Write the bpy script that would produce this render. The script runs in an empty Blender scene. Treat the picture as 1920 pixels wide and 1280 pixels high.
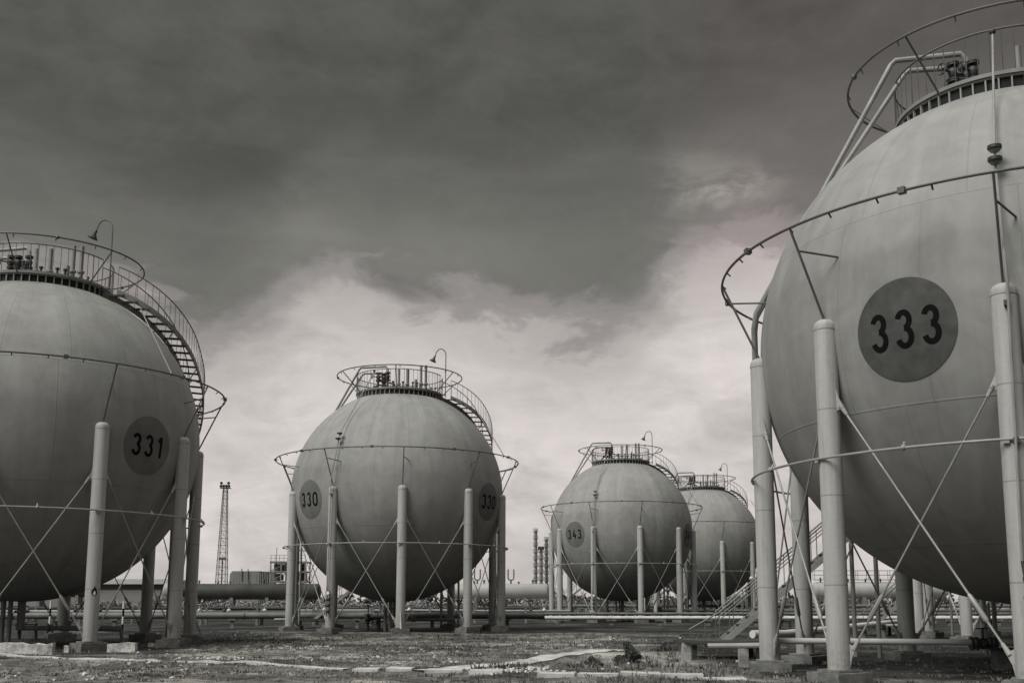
import bpy, math, random
from mathutils import Vector, Matrix, noise
random.seed(7)
PI = math.pi
sc = bpy.context.scene
COL = sc.collection

# ------------------------------------------------------------------ camera
H, PITCH, F = 1.2692, 0.1523, 2020.17
PPX, PPY = 985.66, 818.80
cam_d = bpy.data.cameras.new('camera')
cam = bpy.data.objects.new('camera', cam_d)
COL.objects.link(cam)
cam.location = (0, 0, H)
cam.rotation_euler = (PI/2 + PITCH, 0, 0)
cam_d.sensor_fit = 'HORIZONTAL'
cam_d.sensor_width = 36
cam_d.lens = 36*F/1920
cam_d.shift_x = -(PPX-960)/1920
cam_d.shift_y = (PPY-640)/1920
cam_d.clip_start = 0.1
cam_d.clip_end = 6000
sc.camera = cam

def at(px, py, Y):
    """point of the place at ground distance Y that a photograph pixel looks at"""
    x, u = (px-PPX)/F, -(py-PPY)/F
    c, s = math.cos(PITCH), math.sin(PITCH)
    dy, dz = c - u*s, s + u*c
    k = Y/dy
    return Vector((x*k, Y, H + dz*k))

# ------------------------------------------------------------------ nodes
class NT:
    def __init__(self, tree):
        self.t = tree
    def n(self, kind, **kw):
        nd = self.t.nodes.new(kind)
        for k, v in kw.items():
            setattr(nd, k, v)
        return nd
    def put(self, sock, v):
        if v is None:
            return
        if isinstance(v, bpy.types.NodeSocket):
            self.t.links.new(v, sock)
        else:
            sock.default_value = v
    def m(self, op, a, b=None, c=None, clamp=False):
        nd = self.n('ShaderNodeMath', operation=op, use_clamp=clamp)
        for i, v in enumerate((a, b, c)):
            self.put(nd.inputs[i], v)
        return nd.outputs[0]
    def noise(self, vec, scale, detail=4, rough=0.55, dist=0.0):
        nd = self.n('ShaderNodeTexNoise')
        self.put(nd.inputs['Vector'], vec)
        nd.inputs['Scale'].default_value = scale
        nd.inputs['Detail'].default_value = detail
        nd.inputs['Roughness'].default_value = rough
        nd.inputs['Distortion'].default_value = dist
        return nd.outputs['Fac']
    def ramp(self, fac, stops, interp='LINEAR'):
        nd = self.n('ShaderNodeValToRGB')
        cr = nd.color_ramp
        cr.interpolation = interp
        while len(cr.elements) < len(stops):
            cr.elements.new(0.5)
        for e, (p, c) in zip(cr.elements, stops):
            e.position = p
            e.color = c if len(c) == 4 else (*c, 1)
        self.put(nd.inputs[0], fac)
        return nd.outputs[0]
    def mix(self, f, a, b, blend='MIX'):
        nd = self.n('ShaderNodeMix', data_type='RGBA', blend_type=blend)
        self.put(nd.inputs[0], f)
        self.put(nd.inputs[6], a)
        self.put(nd.inputs[7], b)
        return nd.outputs[2]
    def maprange(self, v, a, b, c=0.0, d=1.0, smooth=False):
        nd = self.n('ShaderNodeMapRange')
        if smooth:
            nd.interpolation_type = 'SMOOTHSTEP'
        self.put(nd.inputs[0], v)
        for i, q in enumerate((a, b, c, d)):
            nd.inputs[1+i].default_value = q
        return nd.outputs[0]
    def sep(self, v):
        nd = self.n('ShaderNodeSeparateXYZ')
        self.put(nd.inputs[0], v)
        return nd.outputs
    def comb(self, x, y, z):
        nd = self.n('ShaderNodeCombineXYZ')
        for i, v in enumerate((x, y, z)):
            self.put(nd.inputs[i], v)
        return nd.outputs[0]
    def coord(self, which='Object'):
        return self.n('ShaderNodeTexCoord').outputs[which]

def g(v, w=0.0):
    """a near-neutral grey with the faint tone of the print"""
    return (v*(1.0+w), v, v*(0.955-w), 1)

def new_mat(name):
    m = bpy.data.materials.new(name)
    m.use_nodes = True
    t = m.node_tree
    b = t.nodes['Principled BSDF']
    return m, NT(t), b

def simple(name, v, rough=0.6, metal=0.0, var=0.18, scale=3.0, bump=0.0, w=0.0, coord='Object', spec=0.4):
    m, N, b = new_mat(name)
    co = N.coord(coord)
    f = N.noise(co, scale, 6, 0.6)
    N.put(b.inputs['Base Color'], N.ramp(f, [(0.3, g(v*(1-var), w)), (0.7, g(v*(1+var), w))]))
    b.inputs['Roughness'].default_value = rough
    b.inputs['Metallic'].default_value = metal
    b.inputs['Specular IOR Level'].default_value = spec
    if bump:
        bn = N.n('ShaderNodeBump')
        bn.inputs['Strength'].default_value = bump
        bn.inputs['Distance'].default_value = 0.02
        N.put(bn.inputs['Height'], N.noise(co, scale*6, 5, 0.6))
        N.put(b.inputs['Normal'], bn.outputs[0])
    return m

def mat_shell():
    m, N, b = new_mat('weathered_silver_paint')
    co = N.coord('Object')
    x, y, z = N.sep(co)
    az = N.m('ARCTAN2', x, y)
    oi = N.n('ShaderNodeObjectInfo').outputs['Random']
    off = N.m('MULTIPLY', oi, 37.0)
    big = N.noise(N.comb(N.m('ADD', x, off), y, z), 0.28, 5, 0.6)
    streak = N.noise(N.comb(N.m('ADD', N.m('MULTIPLY', az, 7.0), off), N.m('MULTIPLY', z, 0.16), off), 1.0, 6, 0.65)
    fine = N.noise(N.comb(N.m('ADD', x, off), y, z), 2.6, 8, 0.7)
    blot = N.noise(N.comb(x, N.m('ADD', y, off), z), 0.9, 8, 0.62, 1.2)
    v = N.m('ADD', N.m('MULTIPLY', N.m('SUBTRACT', big, 0.5), 0.9),
            N.m('ADD', N.m('MULTIPLY', N.m('SUBTRACT', streak, 0.5), 1.0),
                N.m('MULTIPLY', N.m('SUBTRACT', fine, 0.5), 0.35)))
    v = N.m('ADD', v, N.m('MULTIPLY', N.m('SUBTRACT', blot, 0.5), 0.85))
    v = N.m('ADD', v, 0.5)
    base = N.ramp(v, [(0.0, g(0.185)), (0.5, g(0.268)), (1.0, g(0.355))])
    # dark run-off stains that start at the girth and top plates
    run = N.maprange(N.noise(N.comb(N.m('MULTIPLY', az, 26.0), N.m('MULTIPLY', z, 0.22), off), 1.0, 4, 0.6), 0.60, 0.78)
    base = N.mix(N.m('MULTIPLY', run, 0.22), base, g(0.12))
    # plate seams: girth welds and staggered meridian welds
    def line(d, w):
        return N.m('SUBTRACT', 1.0, N.maprange(d, w*0.3, w, 0, 1, True))
    seams = None
    for zs in (4.75, 2.05, -2.05, -4.75):
        l = line(N.m('ABSOLUTE', N.m('SUBTRACT', z, zs)), 0.026)
        seams = l if seams is None else N.m('MAXIMUM', seams, l)
    rad = N.m('SQRT', N.m('ADD', N.m('MULTIPLY', x, x), N.m('MULTIPLY', y, y)))
    def merid(n, ph, zlo, zhi):
        t = N.m('FRACT', N.m('ADD', N.m('MULTIPLY', az, n/(2*PI)), ph))
        d = N.m('MULTIPLY', N.m('ABSOLUTE', N.m('SUBTRACT', t, 0.5)), rad)
        d = N.m('MULTIPLY', d, 2*PI/n)
        l = line(d, 0.026)
        inb = N.m('MULTIPLY', N.m('GREATER_THAN', z, zlo), N.m('LESS_THAN', z, zhi))
        return N.m('MULTIPLY', l, inb)
    for q in ((20, 0.2, -2.05, 2.05), (16, 0.05, 2.05, 4.75), (16, 0.4, -4.75, -2.05)):
        seams = N.m('MAXIMUM', seams, merid(*q))
    base = N.mix(N.m('MULTIPLY', seams, 0.15), base, g(0.12))
    N.put(b.inputs['Base Color'], base)
    N.put(b.inputs['Roughness'], N.maprange(fine, 0.3, 0.7, 0.50, 0.68))
    b.inputs['Metallic'].default_value = 0.0
    b.inputs['Specular IOR Level'].default_value = 0.14
    bn = N.n('ShaderNodeBump')
    bn.inputs['Strength'].default_value = 0.5
    bn.inputs['Distance'].default_value = 0.02
    h = N.m('ADD', N.m('MULTIPLY', seams, 0.5), N.m('MULTIPLY', N.noise(co, 0.7, 2, 0.5), 0.9))
    N.put(bn.inputs['Height'], h)
    N.put(b.inputs['Normal'], bn.outputs[0])
    return m

def mat_column():
    m, N, b = new_mat('column_paint')
    co = N.coord('Object')
    x, y, z = N.sep(co)
    oi = N.m('MULTIPLY', N.n('ShaderNodeObjectInfo').outputs['Random'], 50.0)
    az = N.m('ARCTAN2', x, y)
    s = N.noise(N.comb(N.m('ADD', N.m('MULTIPLY', az, 2.0), oi), N.m('MULTIPLY', z, 0.35), oi), 1.6, 7, 0.65)
    f = N.noise(N.comb(N.m('ADD', x, oi), y, z), 9.0, 6, 0.7)
    v = N.m('ADD', N.m('MULTIPLY', s, 0.7), N.m('MULTIPLY', f, 0.3))
    base = N.ramp(v, [(0.28, g(0.24)), (0.45, g(0.36)), (0.6, g(0.41)), (0.78, g(0.50))])
    seam = None
    for zs in (1.72, 3.55, 5.35):
        l = N.m('SUBTRACT', 1.0, N.maprange(N.m('ABSOLUTE', N.m('SUBTRACT', z, zs)), 0.006, 0.02, 0, 1))
        seam = l if seam is None else N.m('MAXIMUM', seam, l)
    base = N.mix(N.m('MULTIPLY', seam, 0.55), base, g(0.12))
    # splashed dirt low down
    dirt = N.m('MULTIPLY', N.maprange(z, 0.0, 0.9, 1, 0), N.maprange(f, 0.4, 0.62))
    base = N.mix(N.m('MULTIPLY', dirt, 0.55), base, g(0.12, .05))
    N.put(b.inputs['Base Color'], base)
    b.inputs['Roughness'].default_value = 0.58
    b.inputs['Specular IOR Level'].default_value = 0.35
    return m

M = {}
M['shell'] = mat_shell()
M['column'] = mat_column()
M['pipe'] = simple('pipe_paint', 0.27, 0.5, scale=2)
M['pipe_pale'] = simple('pale_pipe_cladding', 0.58, 0.55, scale=1.5)
M['pipe_old'] = simple('weathered_cladding', 0.14, 0.6, 0.0, .3, scale=1.2)
M['rod'] = simple('galvanised_rod', 0.30, 0.5, 0.2, scale=4)
M['dark'] = simple('dark_steel', 0.055, 0.55, 0.2, scale=4)
M['ring'] = simple('ring_pipe_paint', 0.10, 0.5, 0.0, scale=2)
M['ringlow'] = simple('lower_ring_paint', 0.27, 0.5, 0.0, scale=2)
M['rail'] = simple('railing_steel', 0.13, 0.5, 0.2, scale=3)
M['tread'] = simple('tread_grating', 0.07, 0.7, 0.1, scale=6)
M['skirt'] = simple('skirt_black', 0.018, 0.8, scale=4)
M['rib'] = simple('skirt_rib_paint', 0.30, 0.6, scale=3)
M['disc'] = simple('disc_grey', 0.080, 0.7, var=0.28, scale=2.5, spec=0.15)
M['disc_faded'] = simple('faded_disc_grey', 0.150, 0.7, var=0.22, scale=1.2, spec=0.15)
M['digit'] = simple('digit_black', 0.006, 0.8, var=0.3, scale=6, spec=0.08)
M['concrete'] = simple('concrete', 0.17, 0.9, var=0.45, scale=3.0, bump=0.6, spec=0.2)
M['concrete_pale'] = simple('pale_concrete', 0.38, 0.9, var=0.35, scale=4.0, bump=0.6, spec=0.2)
M['white'] = simple('white_paint', 0.62, 0.85, var=0.25, scale=6.0, bump=0.3, spec=0.2)
M['flaking'] = simple('flaking_whitewash', 0.50, 0.9, var=0.55, scale=5.0, bump=0.8, spec=0.15)
M['glass'] = simple('gauge_face', 0.75, 0.3, var=0.03)
M['drum_dark'] = simple('dark_drum_grey', 0.036, 0.7, var=0.45, scale=0.35)  # mottled dark grey for far tanks and one pipeline
M['drum_pale'] = simple('pale_drum_paint', 0.34, 0.6, var=0.15, scale=0.35)
M['wall'] = simple('grey_wall_render', 0.20, 0.85, var=0.15, scale=0.5)
M['roof'] = simple('pale_roof_sheet', 0.45, 0.8, var=0.1, scale=0.6)
M['near_black'] = simple('smooth_near_black', 0.03, 0.3, var=0.2)
M['lattice'] = simple('mast_steel', 0.14, 0.6, 0.2, scale=1)
M['mid'] = simple('mid_grey_steel', 0.24, 0.6, 0.1, scale=1)
M['kerb'] = simple('worn_kerb_concrete', 0.44, 0.9, var=0.4, scale=1.7, bump=0.6, spec=0.15)
M['stone'] = simple('pale_stone', 0.50, 0.9, var=0.4, scale=4, bump=0.4, spec=0.15)

def mat_leaf(name, lo, hi, w=0.0):
    m, N, b = new_mat(name)
    f = N.noise(N.coord('Object'), 1.3, 4, 0.6)
    N.put(b.inputs['Base Color'], N.ramp(f, [(0.3, g(lo, w)), (0.7, g(hi, w))]))
    b.inputs['Roughness'].default_value = 0.75
    b.inputs['Specular IOR Level'].default_value = 0.2
    return m
M['leaf_dark'] = mat_leaf('dark_foliage', 0.025, 0.07)
M['leaf_mid'] = mat_leaf('mid_foliage', 0.07, 0.20)
M['leaf_weed'] = mat_leaf('weed_foliage', 0.03, 0.12)
M['leaf_pale'] = mat_leaf('pale_scrub', 0.12, 0.34)
M['bark'] = simple('bark', 0.07, 0.9, scale=5)

def mat_grass():
    m, N, b = new_mat('dry_grass')
    co = N.coord('Object')
    a = N.noise(co, 0.22, 8, 0.68)
    c = N.noise(co, 3.5, 3, 0.6)
    v = N.m('ADD', N.m('MULTIPLY', a, 0.65), N.m('MULTIPLY', c, 0.35))
    N.put(b.inputs['Base Color'], N.ramp(v, [(0.36, g(0.028)), (0.45, g(0.085, .01)), (0.53, g(0.19, .02)), (0.64, g(0.38, .03))]))
    b.inputs['Roughness'].default_value = 0.85
    b.inputs['Specular IOR Level'].default_value = 0.15
    return m
M['grass'] = mat_grass()

def mat_ground():
    m, N, b = new_mat('rough_ground')
    co = N.coord('Object')
    x, y, z = N.sep(co)
    soil = N.n('ShaderNodeAttribute', attribute_name='soil').outputs['Fac']
    st = N.comb(x, N.m('MULTIPLY', y, 0.8), z)
    a = N.noise(st, 0.22, 8, 0.68)
    c = N.noise(st, 2.2, 8, 0.7)
    d = N.noise(st, 9.0, 6, 0.7)
    v = N.m('ADD', N.m('MULTIPLY', a, 0.58), N.m('ADD', N.m('MULTIPLY', c, 0.27), N.m('MULTIPLY', d, 0.15)))
    rut = N.noise(N.comb(N.m('MULTIPLY', x, 0.35), N.m('MULTIPLY', y, 1.15), 3.0), 0.55, 6, 0.62, 0.8)
    v = N.m('ADD', v, N.m('MULTIPLY', N.m('SUBTRACT', rut, 0.5), 0.42))
    open_ = N.ramp(v, [(0.37, g(0.035)), (0.45, g(0.10, .02)), (0.52, g(0.21, .04)), (0.62, g(0.44, .05))])
    yard = N.ramp(v, [(0.36, g(0.010)), (0.47, g(0.028)), (0.56, g(0.065)), (0.68, g(0.17))])
    N.put(b.inputs['Base Color'], N.mix(soil, open_, yard))
    b.inputs['Roughness'].default_value = 0.95
    b.inputs['Specular IOR Level'].default_value = 0.1
    bn = N.n('ShaderNodeBump')
    bn.inputs['Strength'].default_value = 1.0
    bn.inputs['Distance'].default_value = 0.2
    N.put(bn.inputs['Height'], N.m('ADD', N.m('MULTIPLY', c, 0.7), N.m('MULTIPLY', d, 0.3)))
    N.put(b.inputs['Normal'], bn.outputs[0])
    return m
M['ground'] = mat_ground()

# ------------------------------------------------------------------ mesh builder
class MB:
    def __init__(self):
        self.v, self.f = [], []
    def add(self, vs, fs):
        o = len(self.v)
        self.v += [tuple(p) for p in vs]
        self.f += [tuple(i+o for i in q) for q in fs]
        return self
    def tube(self, pts, r, n=8, closed=False, caps=True):
        pts = [Vector(p) for p in pts]
        k = len(pts)
        rs = r if isinstance(r, (list, tuple)) else [r]*k
        vs, prev = [], None
        for i, p in enumerate(pts):
            if closed:
                t = (pts[(i+1) % k] - pts[i-1])
            else:
                t = pts[min(i+1, k-1)] - pts[max(i-1, 0)]
            t = t.normalized() if t.length > 1e-9 else Vector((0, 0, 1))
            if prev is None:
                a = Vector((0, 0, 1)) if abs(t.z) < 0.9 else Vector((1, 0, 0))
                prev = t.cross(a).normalized()
            u = (prev - t*prev.dot(t)).normalized()
            w = t.cross(u)
            prev = u
            # keep the section's width at bends
            s = 1.0
            if 0 < i < k-1 and not closed:
                c = (pts[i]-pts[i-1]).normalized().dot((pts[i+1]-pts[i]).normalized())
                s = 1/max(0.6, math.sqrt(max(0.0, (1+c)/2)))
            for j in range(n):
                b = 2*PI*j/n
                vs.append(p + (u*math.cos(b) + w*math.sin(b))*rs[i]*(s if k > 2 else 1))
        fs = []
        for i in range(k if closed else k-1):
            for j in range(n):
                a, b = i*n+j, i*n+(j+1) % n
                c, d = ((i+1) % k)*n+(j+1) % n, ((i+1) % k)*n+j
                fs.append((a, b, c, d))
        if caps and not closed:
            fs.append(tuple(range(n))[::-1])
            fs.append(tuple((k-1)*n+j for j in range(n)))
        return self.add(vs, fs)
    def ring(self, r, z, rad, seg=96, n=8, a0=0.0, a1=2*PI, full=True):
        pts = [(r*math.sin(a0+(a1-a0)*i/seg), -r*math.cos(a0+(a1-a0)*i/seg), z) for i in range(seg if full else seg+1)]
        return self.tube(pts, rad, n, closed=full)
    def box(self, c, s, rot=None):
        c = Vector(c)
        hx, hy, hz = s[0]/2, s[1]/2, s[2]/2
        vs = []
        for dx in (-hx, hx):
            for dy in (-hy, hy):
                for dz in (-hz, hz):
                    q = Vector((dx, dy, dz))
                    if rot is not None:
                        q = rot @ q
                    vs.append(c+q)
        return self.add(vs, [(0, 1, 3, 2), (4, 6, 7, 5), (0, 4, 5, 1), (2, 3, 7, 6), (0, 2, 6, 4), (1, 5, 7, 3)])
    def lathe(self, prof, n=32, mat=None, cap=True):
        vs = []
        for r, z in prof:
            for j in range(n):
                a = 2*PI*j/n
                vs.append(Vector((r*math.cos(a), r*math.sin(a), z)))
        fs = []
        for i in range(len(prof)-1):
            for j in range(n):
                fs.append((i*n+j, i*n+(j+1) % n, (i+1)*n+(j+1) % n, (i+1)*n+j))
        if cap:
            fs.append(tuple(range(n))[::-1])
            fs.append(tuple((len(prof)-1)*n+j for j in range(n)))
        if mat is not None:
            vs = [mat @ q for q in vs]
        return self.add(vs, fs)
    def ball(self, c, r, n=10, sz=1.0):
        prof = [(max(1e-4, r*math.sin(PI*i/n)), -r*sz*math.cos(PI*i/n)) for i in range(n+1)]
        return self.lathe(prof, n+4, Matrix.Translation(Vector(c)))
    def build(self, name, mat, parent=None, loc=(0, 0, 0), rz=0.0, sharp=35):
        me = bpy.data.meshes.new(name)
        me.from_pydata(self.v, [], self.f)
        me.materials.append(mat)
        me.validate()
        me.polygons.foreach_set('use_smooth', [True]*len(me.polygons))
        me.set_sharp_from_angle(angle=math.radians(sharp))
        me.update()
        return link(name, me, parent, loc, rz)

def link(name, data, parent=None, loc=(0, 0, 0), rz=0.0):
    o = bpy.data.objects.new(name, data)
    COL.objects.link(o)
    o.location = loc
    o.rotation_euler = (0, 0, rz)
    if parent is not None:
        o.parent = parent
    return o

def tag(o, label=None, cat=None, group=None, kind=None):
    if label: o['label'] = label
    if cat: o['category'] = cat
    if group: o['group'] = group
    o['kind'] = kind or 'thing'
    return o

def empty(name, loc, rz=0.0):
    o = link(name, None, None, loc, rz)
    o.empty_display_size = 0.3
    return o

def axis_matrix(p, d):
    d = Vector(d).normalized()
    return Matrix.Translation(Vector(p)) @ d.to_track_quat('Z', 'Y').to_matrix().to_4x4()

# ------------------------------------------------------------------ spherical tank
R, ZC, RC, ZT = 6.0, 7.312, 6.034, 7.30
PH = 0.158
STEP = 2*PI/10
def P(a, r, z):
    return Vector((r*math.sin(a), -r*math.cos(a), z))
def D(a):
    return math.radians(a)

def arc_pts(cx, cy, r, a0, a1, sx=0.82, n=18):
    return [(cx + r*sx*math.cos(D(a0+(a1-a0)*i/n)), cy + r*math.sin(D(a0+(a1-a0)*i/n))) for i in range(n+1)]
GLYPH = {
    '3': [arc_pts(0, .165, .145, 165, -88) , arc_pts(0, -.145, .165, 88, -165)],
    '0': [arc_pts(0, .12, .17, 0, 180, .9) + arc_pts(0, -.12, .19, 180, 360, .8) + [(.153, .12), (.153, .16)]],
    '1': [[(-.10, .17), (-.045, .235), (.03, .31)], [(.03, .345), (.03, -.345)]],
    '4': [[(.03, .33), (-.09, .02), (-.145, -.12), (.0, -.12), (.19, -.12)], [(.085, .08), (.085, -.33)]],
}
def on_sphere(a, el, u, v, off):
    n = Vector((math.sin(a)*math.cos(el), -math.cos(a)*math.cos(el), math.sin(el)))
    e1 = Vector((math.cos(a), math.sin(a), 0))
    e2 = e1.cross(n) * -1
    if e2.z < 0: e2 = -e2
    d = (n + e1*(u/R) + e2*(v/R)).normalized()
    return Vector((0, 0, ZC)) + d*(R+off)

DISC_EL = math.asin((6.72-ZC)/R)
def number_disc(parent, az, text, mat='disc'):
    a = D(az)
    mb = MB()
    nr, ns = 8, 56
    vs = [on_sphere(a, DISC_EL, 0, 0, .012)]
    fs = []
    for i in range(1, nr+1):
        for j in range(ns):
            t = 2*PI*j/ns
            vs.append(on_sphere(a, DISC_EL, 1.05*i/nr*math.cos(t), 1.05*i/nr*math.sin(t), .012))
    for j in range(ns):
        fs.append((0, 1+j, 1+(j+1) % ns))
        for i in range(nr-1):
            fs.append((1+i*ns+j, 1+(i+1)*ns+j, 1+(i+1)*ns+(j+1) % ns, 1+i*ns+(j+1) % ns))
    mb.add(vs, fs)
    disc = mb.build('number_disc', M[mat], parent)
    for k, ch in enumerate(text):
        cu = (k-1)*0.54
        db = MB()
        for path in GLYPH[ch]:
            w = .057
            m = len(path)
            L = []
            # resample so the strokes follow the plate
            q = [Vector((p[0], p[1])) for p in path]
            fine = []
            for i in range(m-1):
                d = (q[i+1]-q[i]).length
                s = max(1, int(d/.06))
                fine += [q[i].lerp(q[i+1], t/s) for t in range(s)]
            fine.append(q[-1])
            for i, p in enumerate(fine):
                t = (fine[min(i+1, len(fine)-1)]-fine[max(i-1, 0)]).normalized()
                nn = Vector((-t.y, t.x))
                for sgn in (1, -1):
                    L.append(on_sphere(a, DISC_EL, cu+p.x+nn.x*w*sgn, p.y*1.08+nn.y*w*sgn, .020))
            db.add(L, [(2*i, 2*i+1, 2*i+3, 2*i+2) for i in range(len(fine)-1)])
        db.build('digit', M['digit'], disc)
    return disc

def sphere_r(z):
    return math.sqrt(max(0.0, R*R-(z-ZC)**2))

def stair_path(t):
    """the curved flight over the shell, t=0 at the landing, 1 at the platform: azimuth, height"""
    z = 6.55 + (12.96-6.55)*t
    keys = [(6.55, 157), (7.3, 146), (8.0, 137.5), (9.0, 129), (10.2, 119), (11.5, 104), (12.96, 82)]
    for (z0, a0), (z1, a1) in zip(keys, keys[1:]):
        if z <= z1 + 1e-6:
            k = (z-z0)/(z1-z0)
            return D(a0+(a1-a0)*k), z
    return D(82), z

def make_tank():
    root = empty('spherical_tank', (0, 0, 0))
    # ---- shell
    sb = MB()
    nu, nv = 144, 96
    prof = [(max(1e-3, R*math.sin(PI*i/nv)), -R*math.cos(PI*i/nv)) for i in range(nv+1)]
    sb.lathe(prof, nu)
    shell = sb.build('shell', M['shell'], root, (0, 0, ZC), sharp=80)
    ob = MB().lathe([(.14, .3-ZC), (.14, -R+.02)], 16)
    ob.lathe([(.24, .9-ZC), (.24, 1.0-ZC)], 16)
    for (qx, qy) in ((-.55, -.25), (-.27, -.3)):
        ob.tube([(qx, qy, -.3-ZC), (qx, qy, -R+.10)], .085, 10)
    ob.tube([(0, 0, .35-ZC), (1.1, .4, .35-ZC), (3.2, 1.3, .3-ZC), (3.3, 1.34, -.3-ZC)], .09, 10)
    ob.lathe([(.18, -.1), (.18, -.06), (.1, -.05), (.1, .05), (.18, .06), (.18, .1)], 14, axis_matrix((.95, .35, .35-ZC), (1, .36, 0)))
    ob.build('outlet_pipe', M['mid'], shell)
    # ---- columns
    cb = MB().lathe([(.235, 0.02), (.235, ZT-.17), (.225, ZT-.11), (.19, ZT-.055), (.12, ZT-.015), (.03, ZT)], 36, cap=True)
    cb.lathe([(.243, ZT-.24), (.243, ZT-.20)], 36)
    pl = MB().box((0, 0, -.27), (.92, .92, .50))
    pl.box((0, 0, .012), (.62, .62, .05))
    c_me = p_me = None
    for k in range(10):
        a = PH + k*STEP
        if c_me is None:
            c = cb.build('column', M['column'], root, P(a, RC, 0), a)
            p = pl.build('plinth', M['concrete'], c)
            c_me, p_me = c.data, p.data
        else:
            c = link('column', c_me, root, P(a, RC, 0), a)
            link('plinth', p_me, c)
    # ---- X braces in every bay
    p0, p1 = P(PH, RC, 0), P(PH+STEP, RC, 0)
    ch = (p1-p0).normalized()
    nrm = Vector((math.sin(PH+STEP/2), -math.cos(PH+STEP/2), 0))
    data = []
    for s in (0, 1):
        A, B, t = (p0, p1, ch) if s == 0 else (p1, p0, -ch)
        off = nrm*(.05 if s == 0 else -.03)
        top = A + t*.30 + Vector((0, 0, 5.42)) + off
        bot = B - t*.30 + Vector((0, 0, .42)) + off
        rod = MB().tube([top, bot], .023, 8)
        d = (bot-top).normalized()
        lugl = []
        for q, w, sg in ((top, A, 1), (bot, B, -1)):
            lugs = MB(); lugl.append(lugs)
            # gusset plate from the column wall to the fork of the rod
            n2 = nrm*.018
            side = t*.225*sg
            up = Vector((0, 0, .34*sg))
            poly = [w+Vector((0, 0, q.z))+side*1.0+up*1.1+off, w+Vector((0, 0, q.z))+side+off-up*.35, q+d*.10*sg-t*.05*sg, q+d*.10*sg+t*.05*sg, q-d*.18*sg+t*.07*sg]
            vs = [x+n2 for x in poly]+[x-n2 for x in poly]
            m = len(poly)
            lugs.add(vs, [tuple(range(m)), tuple(range(2*m-1, m-1, -1))]+[(i, (i+1) % m, m+(i+1) % m, m+i) for i in range(m)])
            lugs.tube([q+d*.02*sg, q+d*.26*sg], [.055, .034], 8)
        tb = MB()
        c0 = bot.lerp(top, .17)
        tb.tube([c0-d*.30, c0-d*.24, c0+d*.24, c0+d*.30], [.03, .05, .05, .03], 8)
        data.append((rod, lugl, tb))
    me = {}
    for k in range(10):
        for s in (0, 1):
            rod, lugs, tb = data[s]
            if (s, 0) not in me:
                r = rod.build('brace', M['rod'], root)
                l = [q.build('lug', M['column'], r) for q in lugs]
                t = tb.build('turnbuckle', M['rod'], r)
                me[(s, 0)] = (r.data, [q.data for q in l], t.data)
            else:
                d3 = me[(s, 0)]
                r = link('brace', d3[0], root, (0, 0, 0), k*STEP)
                for q in d3[1]:
                    link('lug', q, r)
                link('turnbuckle', d3[2], r)
    # ---- sprinkler rings
    ub = MB().ring(6.895, 9.19, .031, 160, 8)
    for i in range(40):
        a = 2*PI*i/40
        ub.tube([P(a, 6.895, 9.19), P(a, 6.80, 9.10)], .02, 5)
    for i in range(10):
        a = PH + STEP*(i+.62)
        ub.box(P(a, 6.895, 9.19), (.14, .14, .12), Matrix.Rotation(a, 3, 'Z'))
    ub.build('upper_ring', M['ring'], root)
    lb = MB().ring(6.31, 4.31, .028, 160, 8)
    for i in range(10):
        a = PH + STEP*i
        lb.box(P(a-.018, 6.26, 4.27), (.10, .13, .07), Matrix.Rotation(a, 3, 'Z'))
        a += STEP*.5
        lb.tube([P(a, 6.31, 4.31), P(a, 6.24, 4.43)], .025, 5)
        lb.ball(P(a, 6.31, 4.31), .06, 6)
    lb.build('lower_ring', M['ringlow'], root)
    st = MB().tube([P(0, RC, ZT-.03), P(0, 6.895, 9.19)], .028, 6)
    zb = 8.72
    rb = RC + (6.895-RC)*(zb-ZT)/(9.19-ZT)
    st.tube([P(0, rb, zb), P(.05, sphere_r(zb-.1)+.01, zb-.1)], .024, 6)
    s_me = None
    for k in range(10):
        a = PH + k*STEP
        if s_me is None:
            s_me = st.build('ring_strut', M['ring'], root, (0, 0, 0), a).data
        else:
            link('ring_strut', s_me, root, (0, 0, 0), a)
    # ---- top platform
    RP = 2.42
    zs = ZC + sphere_r(ZC)*0 + math.sqrt(R*R-RP*RP)
    db = MB()
    n = 96
    def annulus(mb, r0, r1, z0, z1):
        vs = []
        for r, z in ((r0, z0), (r1, z0), (r1, z1), (r0, z1)):
            vs += [P(2*PI*j/n, r, z) for j in range(n)]
        fs = []
        for i in range(4):
            for j in range(n):
                fs.append((i*n+j, i*n+(j+1) % n, ((i+1) % 4)*n+(j+1) % n, ((i+1) % 4)*n+j))
        mb.add(vs, fs)
    annulus(db, 1.2, RP+.07, zs+.30, zs+.36)
    deck = db.build('platform', M['dark'], root)
    kb = MB()
    annulus(kb, RP+.073, RP+.085, zs+.30, zs+.39)
    kb.build('kick_plate', M['mid'], deck)
    sk = MB()
    annulus(sk, RP-.06, RP-.03, zs-.05, zs+.298)
    skirt = sk.build('skirt', M['skirt'], deck)
    fr = MB()
    annulus(fr, RP-.028, RP+.04, zs+.262, zs+.298)
    for i in range(56):
        a = 2*PI*i/56
        fr.box(P(a, RP+.005, zs+.12), (.035, .06, .282), Matrix.Rotation(a, 3, 'Z'))
    fr.build('skirt_frame', M['rib'], deck)
    ZD = zs + .36
    g0, g1 = D(78), D(93)
    rl = MB()
    RR = RP+.055
    rl.ring(RR, ZD+1.05, .024, 110, 6, g1, g0+2*PI, False)
    for i in range(59):
        a = g1 + (2*PI-(g1-g0))*i/58
        rl.tube([P(a, RR, ZD-.05), P(a, RR, ZD+1.05)],   .020 if i % 8 == 0 else .012, 5)
    rl.build('railing', M['rail'], deck)
    # sprinkler ring above the platform
    tr = MB().ring(3.6, 14.2, .032, 110, 8)
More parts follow.
